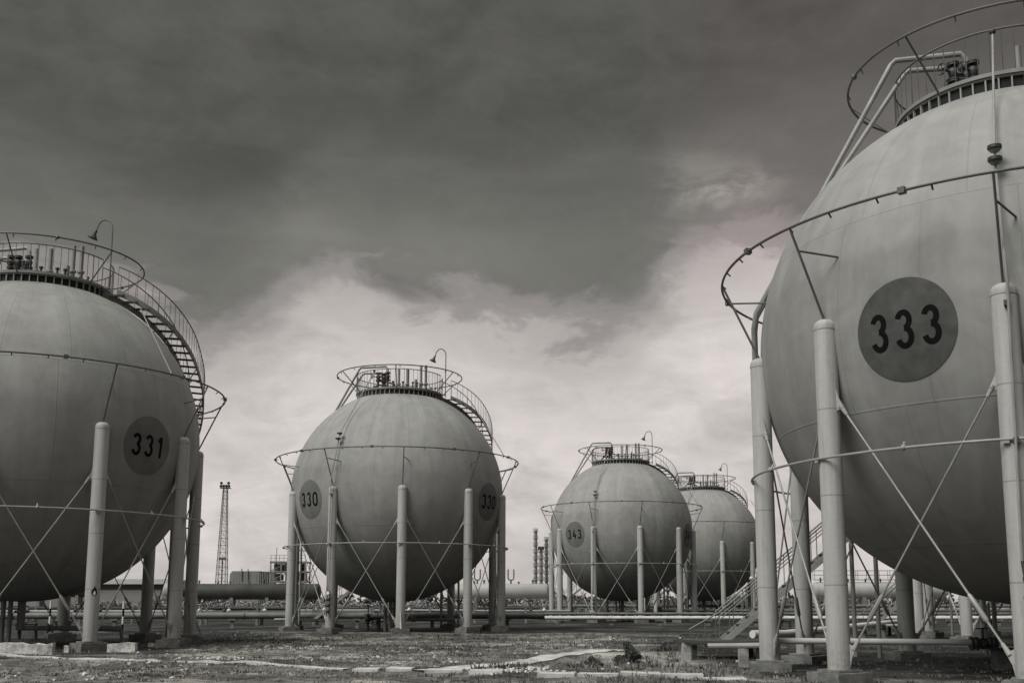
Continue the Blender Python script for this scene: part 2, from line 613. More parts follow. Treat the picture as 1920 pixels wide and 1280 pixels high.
    for i in range(16):
        a = 2*PI*(i+.3)/16
        tr.tube([P(a, 3.6, 14.2), P(a, 3.54, 14.07)], .02, 5)
    for i in range(3):
        tr.ball(P(2*PI*(i+.25)/3, 3.6, 14.2), .075, 6)
    top = tr.build('top_ring', M['ring'], root)
    ts = MB().tube([P(0, RP+.06, zs+.30), P(0, 3.6, 14.2)], .026, 6)
    t_me = None
    for k in range(6):
        a = D(3+60*k)
        if t_me is None:
            t_me = ts.build('ring_strut', M['ring'], top, (0, 0, 0), a).data
        else:
            link('ring_strut', t_me, top, (0, 0, 0), a)
    # ---- fittings on the platform
    ap = D(-103)
    for az, az2, r_end, rr, zt, rad in ((-103, -104.8, .75, 2.42, 14.92, .064), (-98, -108.5, .95, 2.16, 14.52, .060)):
        a, a2 = D(az), D(az2)
        z_end = 13.75
        pts = [P(a, r_end, z_end), P(a, r_end, zt-.15), P(a, r_end+.12, zt), P(a, rr, zt), P(a, rr+.11, zt-.10),
               P(a+.045 if az == -103 else a, 4.66, 10.95+(zt-14.8)*.3), P(a2+.03, 6.08, 8.55), P(a2, 6.15, 8.2)]
        pts += [P(a2, 6.15, .48), P(a2, 6.25, .34), P(a2, 7.5, .32)] if az == -103 else [P(a2, 6.15, -.4)]
        MB().tube(pts, rad, 10).build('product_pipe', M['pipe'], root)
    vb = MB()
    for (ax, r, z) in ((-103, .75, 14.32), (-98, .95, 13.98), (-62, .95, 14.12), (-80, 1.25, 14.2)):
        p = P(D(ax), r, z)
        vb.lathe([(.05, -.2), (.10, -.12), (.13, -.02), (.13, .05), (.08, .12), (.05, .2)], 12, axis_matrix(p, (0, 0, 1)))
        for dz in (-.24, -.19, .19, .24):
            vb.lathe([(.15, -.017), (.15, .017)], 12, axis_matrix(p+Vector((0, 0, dz)), (0, 0, 1)))
        vb.tube([p-Vector((0, 0, .24)), Vector((p.x, p.y, 12.9))], .06, 8)
        q = p + Vector((-.34, -.16, .02))
        vb.tube([p, q], .03, 6)
        wh = axis_matrix(q, (-1, -.5, 0))
        vb.tube([wh @ Vector((.14*math.cos(2*PI*i/14), .14*math.sin(2*PI*i/14), 0)) for i in range(14)], .018, 5, closed=True)
        vb.tube([wh @ Vector((-.14, 0, 0)), wh @ Vector((.14, 0, 0))], .014, 5)
        vb.tube([wh @ Vector((0, -.14, 0)), wh @ Vector((0, .14, 0))], .014, 5)
    vb.tube([P(D(-103), .75, 14.1), P(D(-80), 1.25, 14.0), P(D(-62), .95, 13.9), P(D(-20), .7, 13.7), P(D(-10), .6, 13.1)], .055, 8)
    vb.tube([P(D(-98), .95, 13.6), P(D(-88), 1.5, 13.65), P(D(-62), 1.3, 13.6)], .045, 8)
    vb.tube([P(D(-110), 1.9, 13.25), P(D(-95), 1.3, 13.85), P(D(-70), .9, 13.6), P(D(-60), .4, 13.35)], .045, 6)
    vb.build('valve_cluster', M['dark'], deck)
    v_me = None
    for (x, y, h) in ((.05, -.9, 1.45), (.52, -.75, 1.5), (1.28, -.5, 1.7), (1.55, -.4, 1.72), (.95, -.2, 1.0)):
        sb2 = MB().lathe([(.08, 0), (.08, h*.36), (.13, h*.38), (.13, h*.42), (.075, h*.44), (.075, h)], 12)
        sb2.tube([(0, 0, h*.22), (.25, 0, h*.22), (.30, 0, h*.3)], .06, 8)
        sb2.build('relief_stack', M['mid'], deck, (x, y, ZD-.1))
    for (x, y) in ((-.25, -1.1), (.30, -1.0), (.85, -.85), (1.08, -.7)):
        sb2 = MB().lathe([(.06, 0), (.10, .12), (.10, .25), (.05, .3), (.04, .55), (.08, .58), (.08, .64), (.02, .66)], 10)
        sb2.build('relief_valve', M['dark'], deck, (x, y, ZD-.02))
    MB().tube([P(D(63), 5.22, 11.75), P(D(63), 6.88, 9.22)], .026, 7).build('feed_pipe', M['mid'], root)
    # ---- gauge line down the shell and the column in the -27 degree bay
    a = PH - STEP
    pts = [P(a, 2.56, ZD+.92), P(a, 5.50, 10.30), P(a, 5.62, 10.0), P(a, 5.72, 9.72), P(a+.012, 6.36, 7.7), P(a+.014, 6.36, 7.2), P(a+.002, 6.36, 2.1)]
    gl = MB().tube(pts, .026, 8)
    for (r, z) in ((5.55, 10.16), (5.68, 9.86)):
        gl.ball(P(a, r+.03, z), .125, 8, .75)
    line = gl.build('gauge_line', M['pipe'], root)
    for (r, z) in ((5.58, 10.16), (5.72, 9.86)):
        MB().lathe([(.135, -.03), (.135, .03)], 12, axis_matrix(P(a, r+.06, z), (0, 0, 1))).build('flange', M['dark'], line)
    MB().ball(P(a, 2.58, ZD+.95), .075, 8).build('line_end', M['dark'], line)
    for zz in (6.85, 4.28):
        MB().box(P(a+.008, 6.30, zz), (.10, .12, .10), Matrix.Rotation(a, 3, 'Z')).build('clamp', M['dark'], line)
    kb = MB().tube([P(a+.002, 6.36, 2.1), P(a+.01, 6.40, 1.6), P(a+.01, 6.40, .6)], .03, 8)
    for z in (1.45, 1.15, .85):
        kb.ball(P(a+.012, 6.40, z), .085, 8)
        kb.tube([P(a+.012, 6.40, z), P(a+.035, 6.45, z)], .025, 6)
        kb.lathe([(.11, -.02), (.11, .02)], 12, axis_matrix(P(a+.035, 6.45, z), (1, -.3, 0)))
    kb.build('valve', M['dark'], line)
    pg = P(a+.02, 6.42, 1.78)
    dirn = Vector((-.35, -1, 0))
    gb = MB().lathe([(.095, -.04), (.125, -.03), (.125, .045), (.10, .045), (.10, .03)], 20, axis_matrix(pg, dirn))
    ga = gb.build('pressure_gauge', M['dark'], line)
    MB().lathe([(.098, .032), (.098, .034)], 20, axis_matrix(pg, dirn)).build('dial', M['glass'], ga)
    # ---- goose-neck lamp
    base = P(D(80), 2.74, zs+.15)
    x0, y0 = base.x, base.y
    pts = [(x0, y0, base.z), (x0, y0, 15.45)]
    pts += [(x0-.29+.29*math.cos(t), y0, 15.45+.36*math.sin(t)) for t in [PI*i/12 for i in range(1, 11)]]
    pts += [(x0-.63, y0, 15.36)]
    lp = MB().tube(pts, .028, 7)
    lp.box((x0-.12, y0, zs+.3), (.3, .08, .06))
    lamp = lp.build('lamp', M['rail'], root)
    dd = Vector((-.42, 0, -1))
    sh = MB().lathe([(.04, -.02), (.06, .02), (.06, .14), (.09, .17), (.12, .22), (.20, .31), (.205, .33), (.18, .33), (.10, .23)], 18, axis_matrix((x0-.63, y0, 15.38), dd))
    sh.build('lamp_shade', M['dark'], lamp)
    # ---- stairs: a straight flight behind the tank, then a curved one over the shell
    stair = MB()
    lowst = MB()
    W = .68
    yI, yO = 6.98, 6.98+W
    fx0, fz0, fx1, fz1 = -6.05, .14, 1.9, 6.55
    for yy in (yI, yO):
        q = Vector((fx1-fx0, 0, fz1-fz0))
        ang = math.atan2(q.z, q.x)
        lowst.box(((fx0+fx1)/2, yy, (fz0+fz1)/2), (q.length, .05, .17), Matrix.Rotation(-ang, 3, 'Y'))
    # landing
    stair.box((2.45, 6.75, fz1-.03), (1.15, 1.9, .06))
    inner, outer = [], []
    NS = 44
    for i in range(NS+1):
        t = i/NS
        aa, z = stair_path(t)
        r = (sphere_r(z) if z > ZC else R)
        r = r + .12 + .22*max(0, (z-10.5)/2.5)
        inner.append(P(aa, r, z))
        outer.append(P(aa, r+W, z))
    for path in (inner, outer):
        vs, fs = [], []
        for p, o in zip(path, [Vector((p.x, p.y, 0)).normalized()*.022 for p in path]):
            vs += [p+o+Vector((0, 0, .10)), p-o+Vector((0, 0, .10)), p-o-Vector((0, 0, .13)), p+o-Vector((0, 0, .13))]
        for i in range(NS):
            for j in range(4):
                fs.append((4*i+j, 4*i+(j+1) % 4, 4*i+4+(j+1) % 4, 4*i+4+j))
        stair.add(vs, fs)
    # posts that carry the straight flight and the landing
    for (x, y) in ((2.0, yI), (2.0, yO), (3.1, yI), (-1.9, yO), (-1.4, yI)):
        zt = fz1-.05 if x > 1.9 else fz0+(x-fx0)/(fx1-fx0)*(fz1-fz0)-.1
        stair.tube([(x, y, -.45), (x, y, zt)], .065, 10)
    # short brackets back to the shell
    for i in range(4, NS, 8):
        p = inner[i]
        n2 = (p-Vector((0, 0, ZC))).normalized()
        q = Vector((0, 0, ZC))+n2*(R-.02)
        stair.tube([p, q], .03, 6)
        stair.tube([outer[i], Vector((0, 0, ZC))+(inner[i]-Vector((0, 0, ZC+.9))).normalized()*(R-.03)], .025, 6)
    st_o = stair.build('staircase', M['mid'], root)
    lowst.build('stringer', M['pipe'], st_o)
    tm = MB().box((0, 0, 0), (W-.05, .24, .035))
    tm.box((0, -.11, -.02), (W-.05, .02, .05))
    td = None
    nA = 28
    for i in range(nA):
        t = (i+.5)/nA
        loc = (fx0+(fx1-fx0)*t, (yI+yO)/2, fz0+(fz1-fz0)*t+.02)
        if td is None:
            td = tm.build('tread', M['tread'], st_o, loc, PI/2).data
        else:
            link('tread', td, st_o, loc, PI/2)
    nB = 29
    for i in range(nB):
        t = (i+.5)/nB
        j = min(NS-1, int(t*NS))
        f = t*NS-j
        p = (inner[j].lerp(inner[j+1], f)+outer[j].lerp(outer[j+1], f))/2
        rz = math.atan2(p.y, p.x)
        link('tread', td, st_o, p, rz)
    hr = MB()
    for yy in (yI, yO):
        pts = [(fx0-.9, yy, fz0+.45), (fx0, yy, fz0+.95), (fx1, yy, fz1+1.0), (3.2, yy, fz1+1.0)] if yy == yI else [(fx0, yy, fz0+.95), (fx1, yy, fz1+1.0), (3.2, yy, fz1+1.0)]
        hr.tube(pts, .026, 6)
        pts2 = [(x, y, z-.22) for x, y, z in pts[-3:]]
        hr.tube(pts2, .018, 6)
        x = fx0-.85 if yy == yI else fx0
        while x < 3.2:
            if x < fx0:
                z0, z1 = fz0-.05, fz0+.45+(x-fx0+.9)*.55
            elif x < fx1:
                z0 = fz0+(x-fx0)/(fx1-fx0)*(fz1-fz0)
                z1 = z0+.97
            else:
                z0, z1 = fz1, fz1+1.0
            hr.tube([(x, yy, z0), (x, yy, z1)], .014, 5)
            x += .42
    for path in (inner, outer):
        off = [p+Vector((0, 0, 1.0)) for p in path]
        if path is inner:
            off = [o+(Vector((o.x, o.y, 0)).normalized()*.03) for o in off]
        hr.tube(off, .022, 6)
        for i in range(0, NS+1):
            if path is inner and i % 2:
                continue
            hr.tube([path[i], off[i]], .011, 5)
    hr.build('handrail', M['rail'], st_o)
    ls = MB().box((fx0+.05, 6.95, fz0+.10), (2.1, 1.5, .12))
    for (qx, qy) in ((-.9, -.55), (.95, -.55), (-.9, .6), (.95, .6)):
        ls.box((fx0+.05+qx, 6.95+qy, fz0-.33), (.14, .14, .74))
    ls.build('landing_slab', M['dark'], st_o)
    return root

def copy_tree(o, parent=None):
    c = o.copy()
    COL.objects.link(c)
    if parent is not None:
        c.parent = parent
    for ch in list(o.children):
        copy_tree(ch, c)
    return c

tanks = [
    # number, x, y, z, label
    ('333', 11.723, 24.996, -0.10, 'largest and nearest grey spherical gas tank, numbered 333, cut off by the frame'),
    ('331', -18.563, 40.178, -0.014, 'grey spherical gas tank numbered 331, with flame symbol on its front column'),
    ('330', -7.324, 61.50, -0.02, 'grey spherical gas tank seen whole, numbered 330 on two discs'),
    ('343', 8.197, 92.36, 0.05, 'small distant spherical gas tank numbered 343, in front of another tank'),
    (None, 18.703, 114.13, 0.06, 'farthest spherical gas tank, half hidden behind tank 343'),
    (None, 22.96, 46.35, -0.05, 'spherical gas tank behind tank 333, only its columns show below it'),
]
proto = make_tank()
T = {}
allt = [proto] + [copy_tree(proto) for _ in tanks[1:]]
for o, (num, x, y, z, lab) in zip(allt, tanks):
    o.location = (x, y, z)
    tag(o, lab, 'gas tank', 'spherical gas tanks on columns')
    if num:
        for da in (-45, 63):
            number_disc(o, da, num, 'disc' if num == '333' else 'disc_faded')
        T[num] = o

# flame symbol on the front column of tank 331, thin drain pipes at two column feet
def col_parent(tank, k):
    cols = [c for c in tank.children if c.name.split('.')[0] == 'column']
    a = PH + k*STEP
    loc = P(a, RC, 0)
    return min(cols, key=lambda c: (c.location-loc).length), a
def flame_sign(tank, k, az_off, z):
    c, a = col_parent(tank, k)
    def ring_pts(outl, r, dz):
        return [P(az_off+u/r, r, dz+v) for u, v in outl]
    out = [(0, .21), (.035, .13), (.085, .05), (.095, -.03), (.06, -.10), (0, -.125), (-.06, -.10), (-.095, -.03), (-.085, .05), (-.03, .12)]
    inn = [(0.01, .06), (.04, .0), (.045, -.06), (.02, -.10), (-.02, -.10), (-.045, -.06), (-.035, -.01)]
    def patch(outl, r, name, mat, par):
        ctr = P(az_off, r, z-.01)
        vs = [ctr]+ring_pts(outl, r, z)
        m = len(outl)
        return MB().add(vs, [(0, 1+i, 1+(i+1) % m) for i in range(m)]).build(name, mat, par)
    f = patch(out, .243, 'flame_sign', M['digit'], c)
    f2 = patch(inn, .247, 'flame_core', M['white'], c)
flame_sign(T['331'], 1, D(-10), 1.62)
c, a = col_parent(T['331'], 3)
MB().tube([(.3, -.05, 5.8), (.31, -.05, .95), (.36, -.2, .75), (.44, -.5, .1), (.44, -.55, -.25)], .035, 8).build('drain_pipe', M['pipe'], c)
c, a = col_parent(T['330'], 0)
MB().tube([(-.02, -.27, .85), (.0, -.30, .5), (.03, -.34, -.15)], [.02, .035, .05], 8).build('base_pipe', M['white'], c)  # small white pipe at the column base

# ------------------------------------------------------------------ ground
GZ = -0.32
PADS = [(-200, 200, -300, 19.0), (-60, -11.0, 33.4, 70), (-60, 120, 53.5, 140), (4.3, 80, 23.2, 70)]  # first pad: unseen dark soil behind the camera, added to cut bounce light
def soil_at(x, y):
    w = noise.noise(Vector((x*.35, y*.35, 3)))*1.0 + noise.noise(Vector((x*1.3, y*1.3, 9)))*.45
    best = 0.0
    for x0, x1, y0, y1 in PADS:
        yf = y0
        if x0 == 4.3:
            yf = y0 - (x-4.3)*.22
        d = min(x-x0, x1-x, y-yf, y1-y) + w
        best = max(best, min(1.0, max(0.0, d/1.1)))
    return best
def gh(x, y):
    s = soil_at(x, y)
    amp = .085*(1-s)+.035
    if y > 140 or abs(x) > 140 or y < -20:
        return GZ
    n = noise.noise(Vector((x*.22, y*.22, 0)))*.9 + noise.noise(Vector((x*.9, y*.9, 5)))*.5 + noise.noise(Vector((x*2.6, y*2.6, 8)))*.34
    return GZ + amp*n
def axis(lo, hi, fine0, fine1, step):
    a = []
    v = fine0
    while v <= fine1:
        a.append(v); v += step
    s, v = step, fine0
    while v > lo:
        s *= 1.35; v -= s; a.insert(0, v)
    s, v = step, a[-1]
    while v < hi:
        s *= 1.35; v += s; a.append(v)
    return a
xs = axis(-2500, 2500, -24, 24, .24)
ys = axis(-400, 5000, 18, 60, .24)
vs = [(x, y, gh(x, y)) for y in ys for x in xs]
nx = len(xs)
fs = [(j*nx+i, j*nx+i+1, (j+1)*nx+i+1, (j+1)*nx+i) for j in range(len(ys)-1) for i in range(nx-1)]
me = bpy.data.meshes.new('ground')
me.from_pydata(vs, [], fs)
me.materials.append(M['ground'])
at_ = me.attributes.new('soil', 'FLOAT', 'POINT')
at_.data.foreach_set('value', [soil_at(v[0], v[1]) for v in vs])
me.polygons.foreach_set('use_smooth', [True]*len(fs))
tag(link('ground', me), kind='structure')

# grass: tufts in front of and between the yards
gb_v, gb_f = [], []
def tuft(x, y, h, nb, spread):
    z = gh(x, y)-.01
    for _ in range(nb):
        a = random.uniform(0, 2*PI)
        r = random.uniform(0, spread)
        bx, by = x+r*math.cos(a), y+r*math.sin(a)
        b = random.uniform(0, 2*PI)
        w = random.uniform(.008, .018)
        hh = h*random.uniform(.5, 1.15)
        lx, ly = math.cos(a)*hh*random.uniform(.2, .8), math.sin(a)*hh*random.uniform(.2, .8)
        o = len(gb_v)
        gb_v.extend([(bx-w*math.cos(b), by-w*math.sin(b), z), (bx+w*math.cos(b), by+w*math.sin(b), z),
                     (bx+lx*.5+w*.5*math.cos(b), by+ly*.5+w*.5*math.sin(b), z+hh*.7), (bx+lx, by+ly, z+hh)])
        gb_f.extend([(o, o+1, o+2), (o, o+2, o+3)])
cnt = 0
while cnt < 12000:
    y = random.uniform(21, 60)
    x = random.uniform(-.52*y, .52*y)
    s = soil_at(x, y)
    m = noise.noise(Vector((x*.17, y*.17, 21)))*.6+noise.noise(Vector((x*.7, y*.7, 2)))*.4
    if random.random() > (.42+m*1.2)*(1-.82*s):
        if random.random() > .0: 
            cnt += 1 if random.random() < .02 else 0
            continue
    tuft(x, y, random.uniform(.025, .075)*(1+max(0, m)*1.2), 7, .12)
    cnt += 1
# taller, separate tufts: in the weedy band before tank 330, round the plinths and beside the paths
def big_tuft(x, y, h, n, spread):
    z = gh(x, y)-.02
    for _ in range(n):
        a = random.uniform(0, 2*PI)
        r = spread*math.sqrt(random.random())
        bx, by = x+r*math.cos(a), y+r*math.sin(a)
        b = random.uniform(0, PI)
        w = random.uniform(.010, .022)
        hh = h*random.uniform(.4, 1.2)
        lean = hh*random.uniform(.1, .9)
        lx, ly = math.cos(a)*lean, math.sin(a)*lean
        cx, cy = w*math.cos(b), w*math.sin(b)
        o = len(gb_v)
        gb_v.extend([(bx-cx, by-cy, z), (bx+cx, by+cy, z), (bx+lx*.35+cx*.8, by+ly*.35+cy*.8, z+hh*.6),
                     (bx+lx*.35-cx*.8, by+ly*.35-cy*.8, z+hh*.6), (bx+lx, by+ly, z+hh*.95)])
        gb_f.extend([(o, o+1, o+2, o+3), (o+3, o+2, o+4)])
for _ in range(900):
    y = random.uniform(38, 53.5)
    x = random.uniform(-.28*y, .17*y)
    if noise.noise(Vector((x*.25, y*.25, 33))) > -.12:
        big_tuft(x, y, random.uniform(.06, .17), 14, .20)
for _ in range(420):
    y = random.uniform(21.5, 38)
    x = random.uniform(-.5*y, .5*y)
    if noise.noise(Vector((x*.3, y*.3, 50))) > .08:
        big_tuft(x, y, random.uniform(.04, .12), 16, .16)
for (tx, ty) in ((11.723, 24.996), (-18.563, 40.178), (-7.324, 61.5)):
    for k in range(10):
        c = P(PH+k*STEP, RC, 0)
        for _ in range(9):
            a = random.uniform(0, 2*PI)
            q = random.uniform(.5, .85)
            big_tuft(tx+c.x+q*math.cos(a), ty+c.y+q*math.sin(a), random.uniform(.05, .15), 10, .12)
for (px, py, n) in ((1177, 1242, 26), (1250, 1224, 22), (1110, 1244, 10), (1330, 1262, 26), (960, 1250, 12), (1210, 1262, 20)):
    for _ in range(n):
        Y = (H-GZ)*F/(py+random.gauss(0, 5)-1129.5)
        X = (px+random.gauss(0, 34)-PPX)/F*(Y*math.cos(PITCH)-(H-GZ)*math.sin(PITCH))
        big_tuft(X, Y, random.uniform(.07, .22), 14, .16)
me = bpy.data.meshes.new('grass')
me.from_pydata(gb_v, [], gb_f)
me.materials.append(M['grass'])
tag(link('grass', me), kind='stuff')

# pale kerb strips that cross the open ground
def strip(name, pts, w, h, mat):
    mb = MB()
    P2 = []
    for (p, q) in zip(pts, pts[1:]):
        n = max(2, int((Vector(q)-Vector(p)).length/.5))
        P2 += [Vector(p).lerp(Vector(q), i/n) for i in range(n)]
    P2.append(Vector(pts[-1]))
    vs = []
    for i, p in enumerate(P2):
        t = (P2[min(i+1, len(P2)-1)]-P2[max(i-1, 0)]).normalized()
        n = Vector((-t.y, t.x))
        j = noise.noise(Vector((p.x*1.7, p.y*1.7, 4)))*.05
        z = gh(p.x, p.y)
        for s, zz in ((-1, z-.2), (-1, z+h), (1, z+h), (1, z-.2)):
            q = p+n*(w/2*s+j)
            vs.append((q.x, q.y, zz))
    k = len(P2)
    fs = [(4*i+j, 4*i+4+j, 4*i+4+(j+1) % 4, 4*i+(j+1) % 4) for i in range(k-1) for j in range(4)]
    mb.add(vs, fs)
    return mb.build(name, mat)
def gp(px, py):
    Y = (H-GZ)*F/(py-1129.5)
    for _ in range(3):
        p = at(px, py, Y)
        Y *= (H-GZ)/max(.05, (H-p.z))
    return at(px, py, Y).xy
tag(strip('kerb', [gp(-60, 1227), gp(0, 1230), gp(250, 1239), gp(500, 1249), gp(650, 1253)], .34, .035, M['kerb']), kind='structure')
tag(strip('footpath', [gp(800, 1261), gp(900, 1250), gp(1010, 1236), gp(1100, 1226), gp(1165, 1219)], .80, .04, M['kerb']), kind='structure')
tag(strip('yard_kerb', [gp(470, 1187), gp(700, 1188), gp(960, 1190), gp(1275, 1193)], .22, .09, M['concrete']), kind='structure')

# row of paving slabs at the front
for (px, py, L) in ((690, 1255, .62), (752, 1258, .60), (835, 1262, .86), (912, 1265, .74), (1045, 1269.5, .80), (1122, 1271.5, .84), (1201, 1273.5, .84), (1280, 1276, .84), (1358, 1279, .84)):
    p = gp(px, py)
    sb = MB()
    vs = []
    for zz, k in ((-.07, 1.0), (.03, 1.0), (.045, .97)):
        for sx, sy in ((-1, -1), (1, -1), (1, 1), (-1, 1)):
            vs.append((sx*L/2*k+random.uniform(-.012, .012), sy*.24*k+random.uniform(-.012, .012), zz))
    fs = [(3, 2, 1, 0), (8, 9, 10, 11)]+[(4*r+q, 4*r+(q+1) % 4, 4*r+4+(q+1) % 4, 4*r+4+q) for r in (0, 1) for q in range(4)]
    o = sb.add(vs, fs).build('paving_slab', M['kerb'], None, (p.x, p.y, gh(p.x, p.y)+.03), -.12+random.uniform(-.06, .06), 20)
    o.rotation_euler.x, o.rotation_euler.y = random.uniform(-.03, .03), random.uniform(-.025, .025)
    tag(o, 'pale concrete paving slab in the row along the grass in front', 'paving slab', 'paving slabs in a row in front')

# whitewashed kerb blocks in front of tank 331
for (x0, x1, yb, h, lab) in ((-40, 100, 1227, .36, 'long flaking whitewashed kerb wall in front of tank 331'),
                             (203, 255, 1222, .30, 'short whitewashed kerb block beside the front plinth of tank 331'),
                             (122, 131, 1222, .24, 'narrow whitewashed kerb stone left of the front plinth of tank 331'),
                             (279, 291, 1212, .16, 'tiny whitewashed stone between two plinths of tank 331')):
    a, b = gp(x0, yb), gp(x1, yb)
    mid = (a+b)/2
    d = b-a
    L = d.length
    mb = MB()
    n = max(2, int(L/.25))
    vs, fs = [], []
    for i in range(n+1):
        x = -L/2+L*i/n
        e = random.uniform(-.06, .03)
        for yy, zz in ((-.11, -.25), (-.11+e*.4, h+e), (.11, h+e*.8), (.11, -.25)):
            vs.append((x, yy, zz))
    for i in range(n):
        for j in range(4):
            fs.append((4*i+j, 4*i+(j+1) % 4, 4*i+4+(j+1) % 4, 4*i+4+j))
    fs += [(3, 2, 1, 0), tuple(4*n+j for j in range(4))]
    mb.add(vs, fs)
    o = mb.build('kerb_block', M['flaking'], None, (mid.x, mid.y, GZ), math.atan2(d.y, d.x))
    tag(o, lab, 'kerb block', 'whitewashed kerb blocks')

# loose pale rubble
rb = MB()
def pebble(x, y, r):
    z = gh(x, y)
    q = Matrix.Rotation(random.uniform(0, 6), 3, 'Z') @ Matrix.Rotation(random.uniform(-.5, .5), 3, 'X')
    vs = []
    for k in range(8):
        s = Vector(((k & 1)*2-1, ((k >> 1) & 1)*2-1, ((k >> 2) & 1)*2-1))
        vs.append(Vector((x, y, z+r*.25)) + q @ Vector((s.x*r*random.uniform(.5, 1), s.y*r*random.uniform(.4, .8), s.z*r*random.uniform(.3, .6))))
    rb.add(vs, [(0, 2, 3, 1), (4, 5, 7, 6), (0, 1, 5, 4), (2, 6, 7, 3), (0, 4, 6, 2), (1, 3, 7, 5)])
for (cx, cy, sx, sy, n) in ((520, 1215, 32, 2, 60), (405, 1236, 24, 2, 90), (590, 1215, 14, 1.5, 34), (985, 1260, 22, 1.5, 50), (1000, 1262, 36, 3, 24), (320, 1238, 60, 8, 26), (700, 1232, 60, 6, 18), (1120, 1200, 60, 4, 18), (900, 1230, 250, 16, 90), (200, 1250, 180, 14, 60)):
    for _ in range(n):
        py = min(1276, random.gauss(cy, sy))
        p = gp(random.gauss(cx, sx), max(1195, py))
        pebble(p.x, p.y, random.uniform(.02, .07))
tag(rb.build('rubble', M['stone'], sharp=10), kind='stuff')

# ------------------------------------------------------------------ foliage
def leaf_cloud(lumps, n, size, mb):
    for _ in range(n):
        c, r = random.choices(lumps, weights=[l[1][0]*l[1][2] for l in lumps])[0]
        while True:
            q = Vector((random.uniform(-1, 1), random.uniform(-1, 1), random.uniform(-1, 1)))
            if .25 < q.length < 1: break
        p = Vector(c)+Vector((q.x*r[0], q.y*r[1], q.z*r[2]))
        s = size*random.uniform(.6, 1.4)
        u = Vector((random.gauss(0, 1), random.gauss(0, 1), random.gauss(0, 1))).normalized()
        w = u.cross(Vector((random.gauss(0, 1), random.gauss(0, 1), random.gauss(0, 1)))).normalized()
        mb.add([p-u*s, p+w*s*.55, p+u*s, p-w*s*.55], [(0, 1, 2, 3)])
    return mb
for (px, py, w, h, n, lab) in ((1177, 1238, .62, .50, 900, 'dark mounded weed clump beside the footpath in front of tank 343'),
                               (1250, 1222, .7, .26, 500, 'low dark weed clump left of the pipe trestle'),
                               (1110, 1244, .5, .22, 420, 'small dark weed tuft left of the mounded clump')):
    p = gp(px, py)
    z = gh(p.x, p.y)
    e = empty('weed_clump', (p.x, p.y, z))
    tag(e, lab, 'weed clump')
    lumps = [((random.uniform(-.55, .55)*w*(1-t), random.uniform(-.25, .25), h*t), (w*.42*(1-t*.7), .35*(1-t*.5), h*.28)) for t in (.12, .15, .2, .35, .5, .7, .9)]
    leaf_cloud(lumps, n*2, .034, MB())  .build('foliage', M['leaf_weed'], e)
    sb = MB()
    for _ in range(9):
        a = random.uniform(0, 2*PI)
        sb.tube([(0, 0, 0), (math.cos(a)*w*.5, math.sin(a)*.3, h*random.uniform(.7, 1.35))], [.012, .004], 4)
    sb.build('stem', M['leaf_mid'], e)

# belts of shrubs behind the tanks: masses nobody could count
def belt(name, x0, x1, Y, hmin, hmax, mat, n, leaf, depth=3.0):
    lumps = []
    x = x0
    while x < x1:
        h = random.uniform(hmin, hmax)*(0.75+.5*noise.noise(Vector((x*.12, Y, 0))))
        y = Y+random.uniform(-depth, depth)
        lumps.append(((x, y, GZ+h*.42), (random.uniform(.7, 1.3)*h*.62, h*.5, h*.62)))
        x += h*.55
    mb = MB()
    leaf_cloud(lumps, n, leaf, mb)
    tag(mb.build(name, mat), kind='stuff')
belt('shrubs', -48, 2, 112, 1.9, 2.5, M['leaf_pale'], 22000, .15, 1.5)
belt('shrubs', 1, 34, 136, 1.6, 2.6, M['leaf_mid'], 5000, .16)
belt('shrubs', 5, 60, 185, 3.0, 5.2, M['leaf_mid'], 5200, .28)
belt('distant_trees', -160, 240, 420, 4, 7.5, M['leaf_dark'], 9000, .8, 10)

# ------------------------------------------------------------------ pipelines and trestles
def pipeline(pts, r, mat, lab, group=None, leg_step=None, leg_w=.16, name='pipeline', flange=None, leg_mat=None):
    pts = [Vector(p) for p in pts]
    e = empty(name, (pts[0].x, pts[0].y, GZ))
    tag(e, lab, 'pipeline', group)
    L = [p-Vector(e.location) for p in pts]
    mb = MB().tube(L, r, 12)
    if flange:
        for (p, q) in zip(L, L[1:]):
            n = int((q-p).length/flange)
            for i in range(1, n+1):
                mb.lathe([(r*1.25, -.03), (r*1.25, .03)], 12, axis_matrix(p.lerp(q, i/(n+1)), q-p))
    mb.build('pipe', mat, e)
    if leg_step:
        lm = None
        for (p, q) in zip(L, L[1:]):
            n = max(1, int((q-p).length/leg_step))
            for i in range(n):
                c = p.lerp(q, (i+.5)/n)
                hh = c.z - r + .35
                b = MB().box((0, 0, hh/2-.35), (leg_w, .22, hh))
                b.box((0, 0, hh-.35-.05), (leg_w*2.1, .4, .10))
                b.build('support_leg', leg_mat or M['concrete'], e, (c.x, c.y, 0), math.atan2((q-p).y, (q-p).x))
    return e
pipeline([(-60, 66, .46), (-13, 69, .46), (1.2, 69, .44)], .20, M['pipe_old'], 'long pale clad pipeline on short legs running behind tanks 331 and 330', leg_step=3.6, leg_w=.22, flange=5)
pipeline([(-60, 104, .72), (3, 104, .72)], .17, M['drum_dark'], 'dark pipeline behind the pale pipeline left of tank 330', leg_step=5, flange=7)
pipeline([(.9, 77, .20), (52, 77, .20)], .125, M['pipe_pale'], 'pale pipeline in front of the columns of tank 343', leg_step=3.2, leg_w=.3, flange=9)
pipeline([(-8, 84, .42), (46, 84, .42)], .10, M['pipe_old'], 'thin grey pipeline behind the pale pipeline near tank 343', leg_step=4)
pipeline([(-2, 118, .9), (60, 118, .9)], .16, M['pipe_old'], 'grey raised pipeline beyond tank 343', leg_step=4)
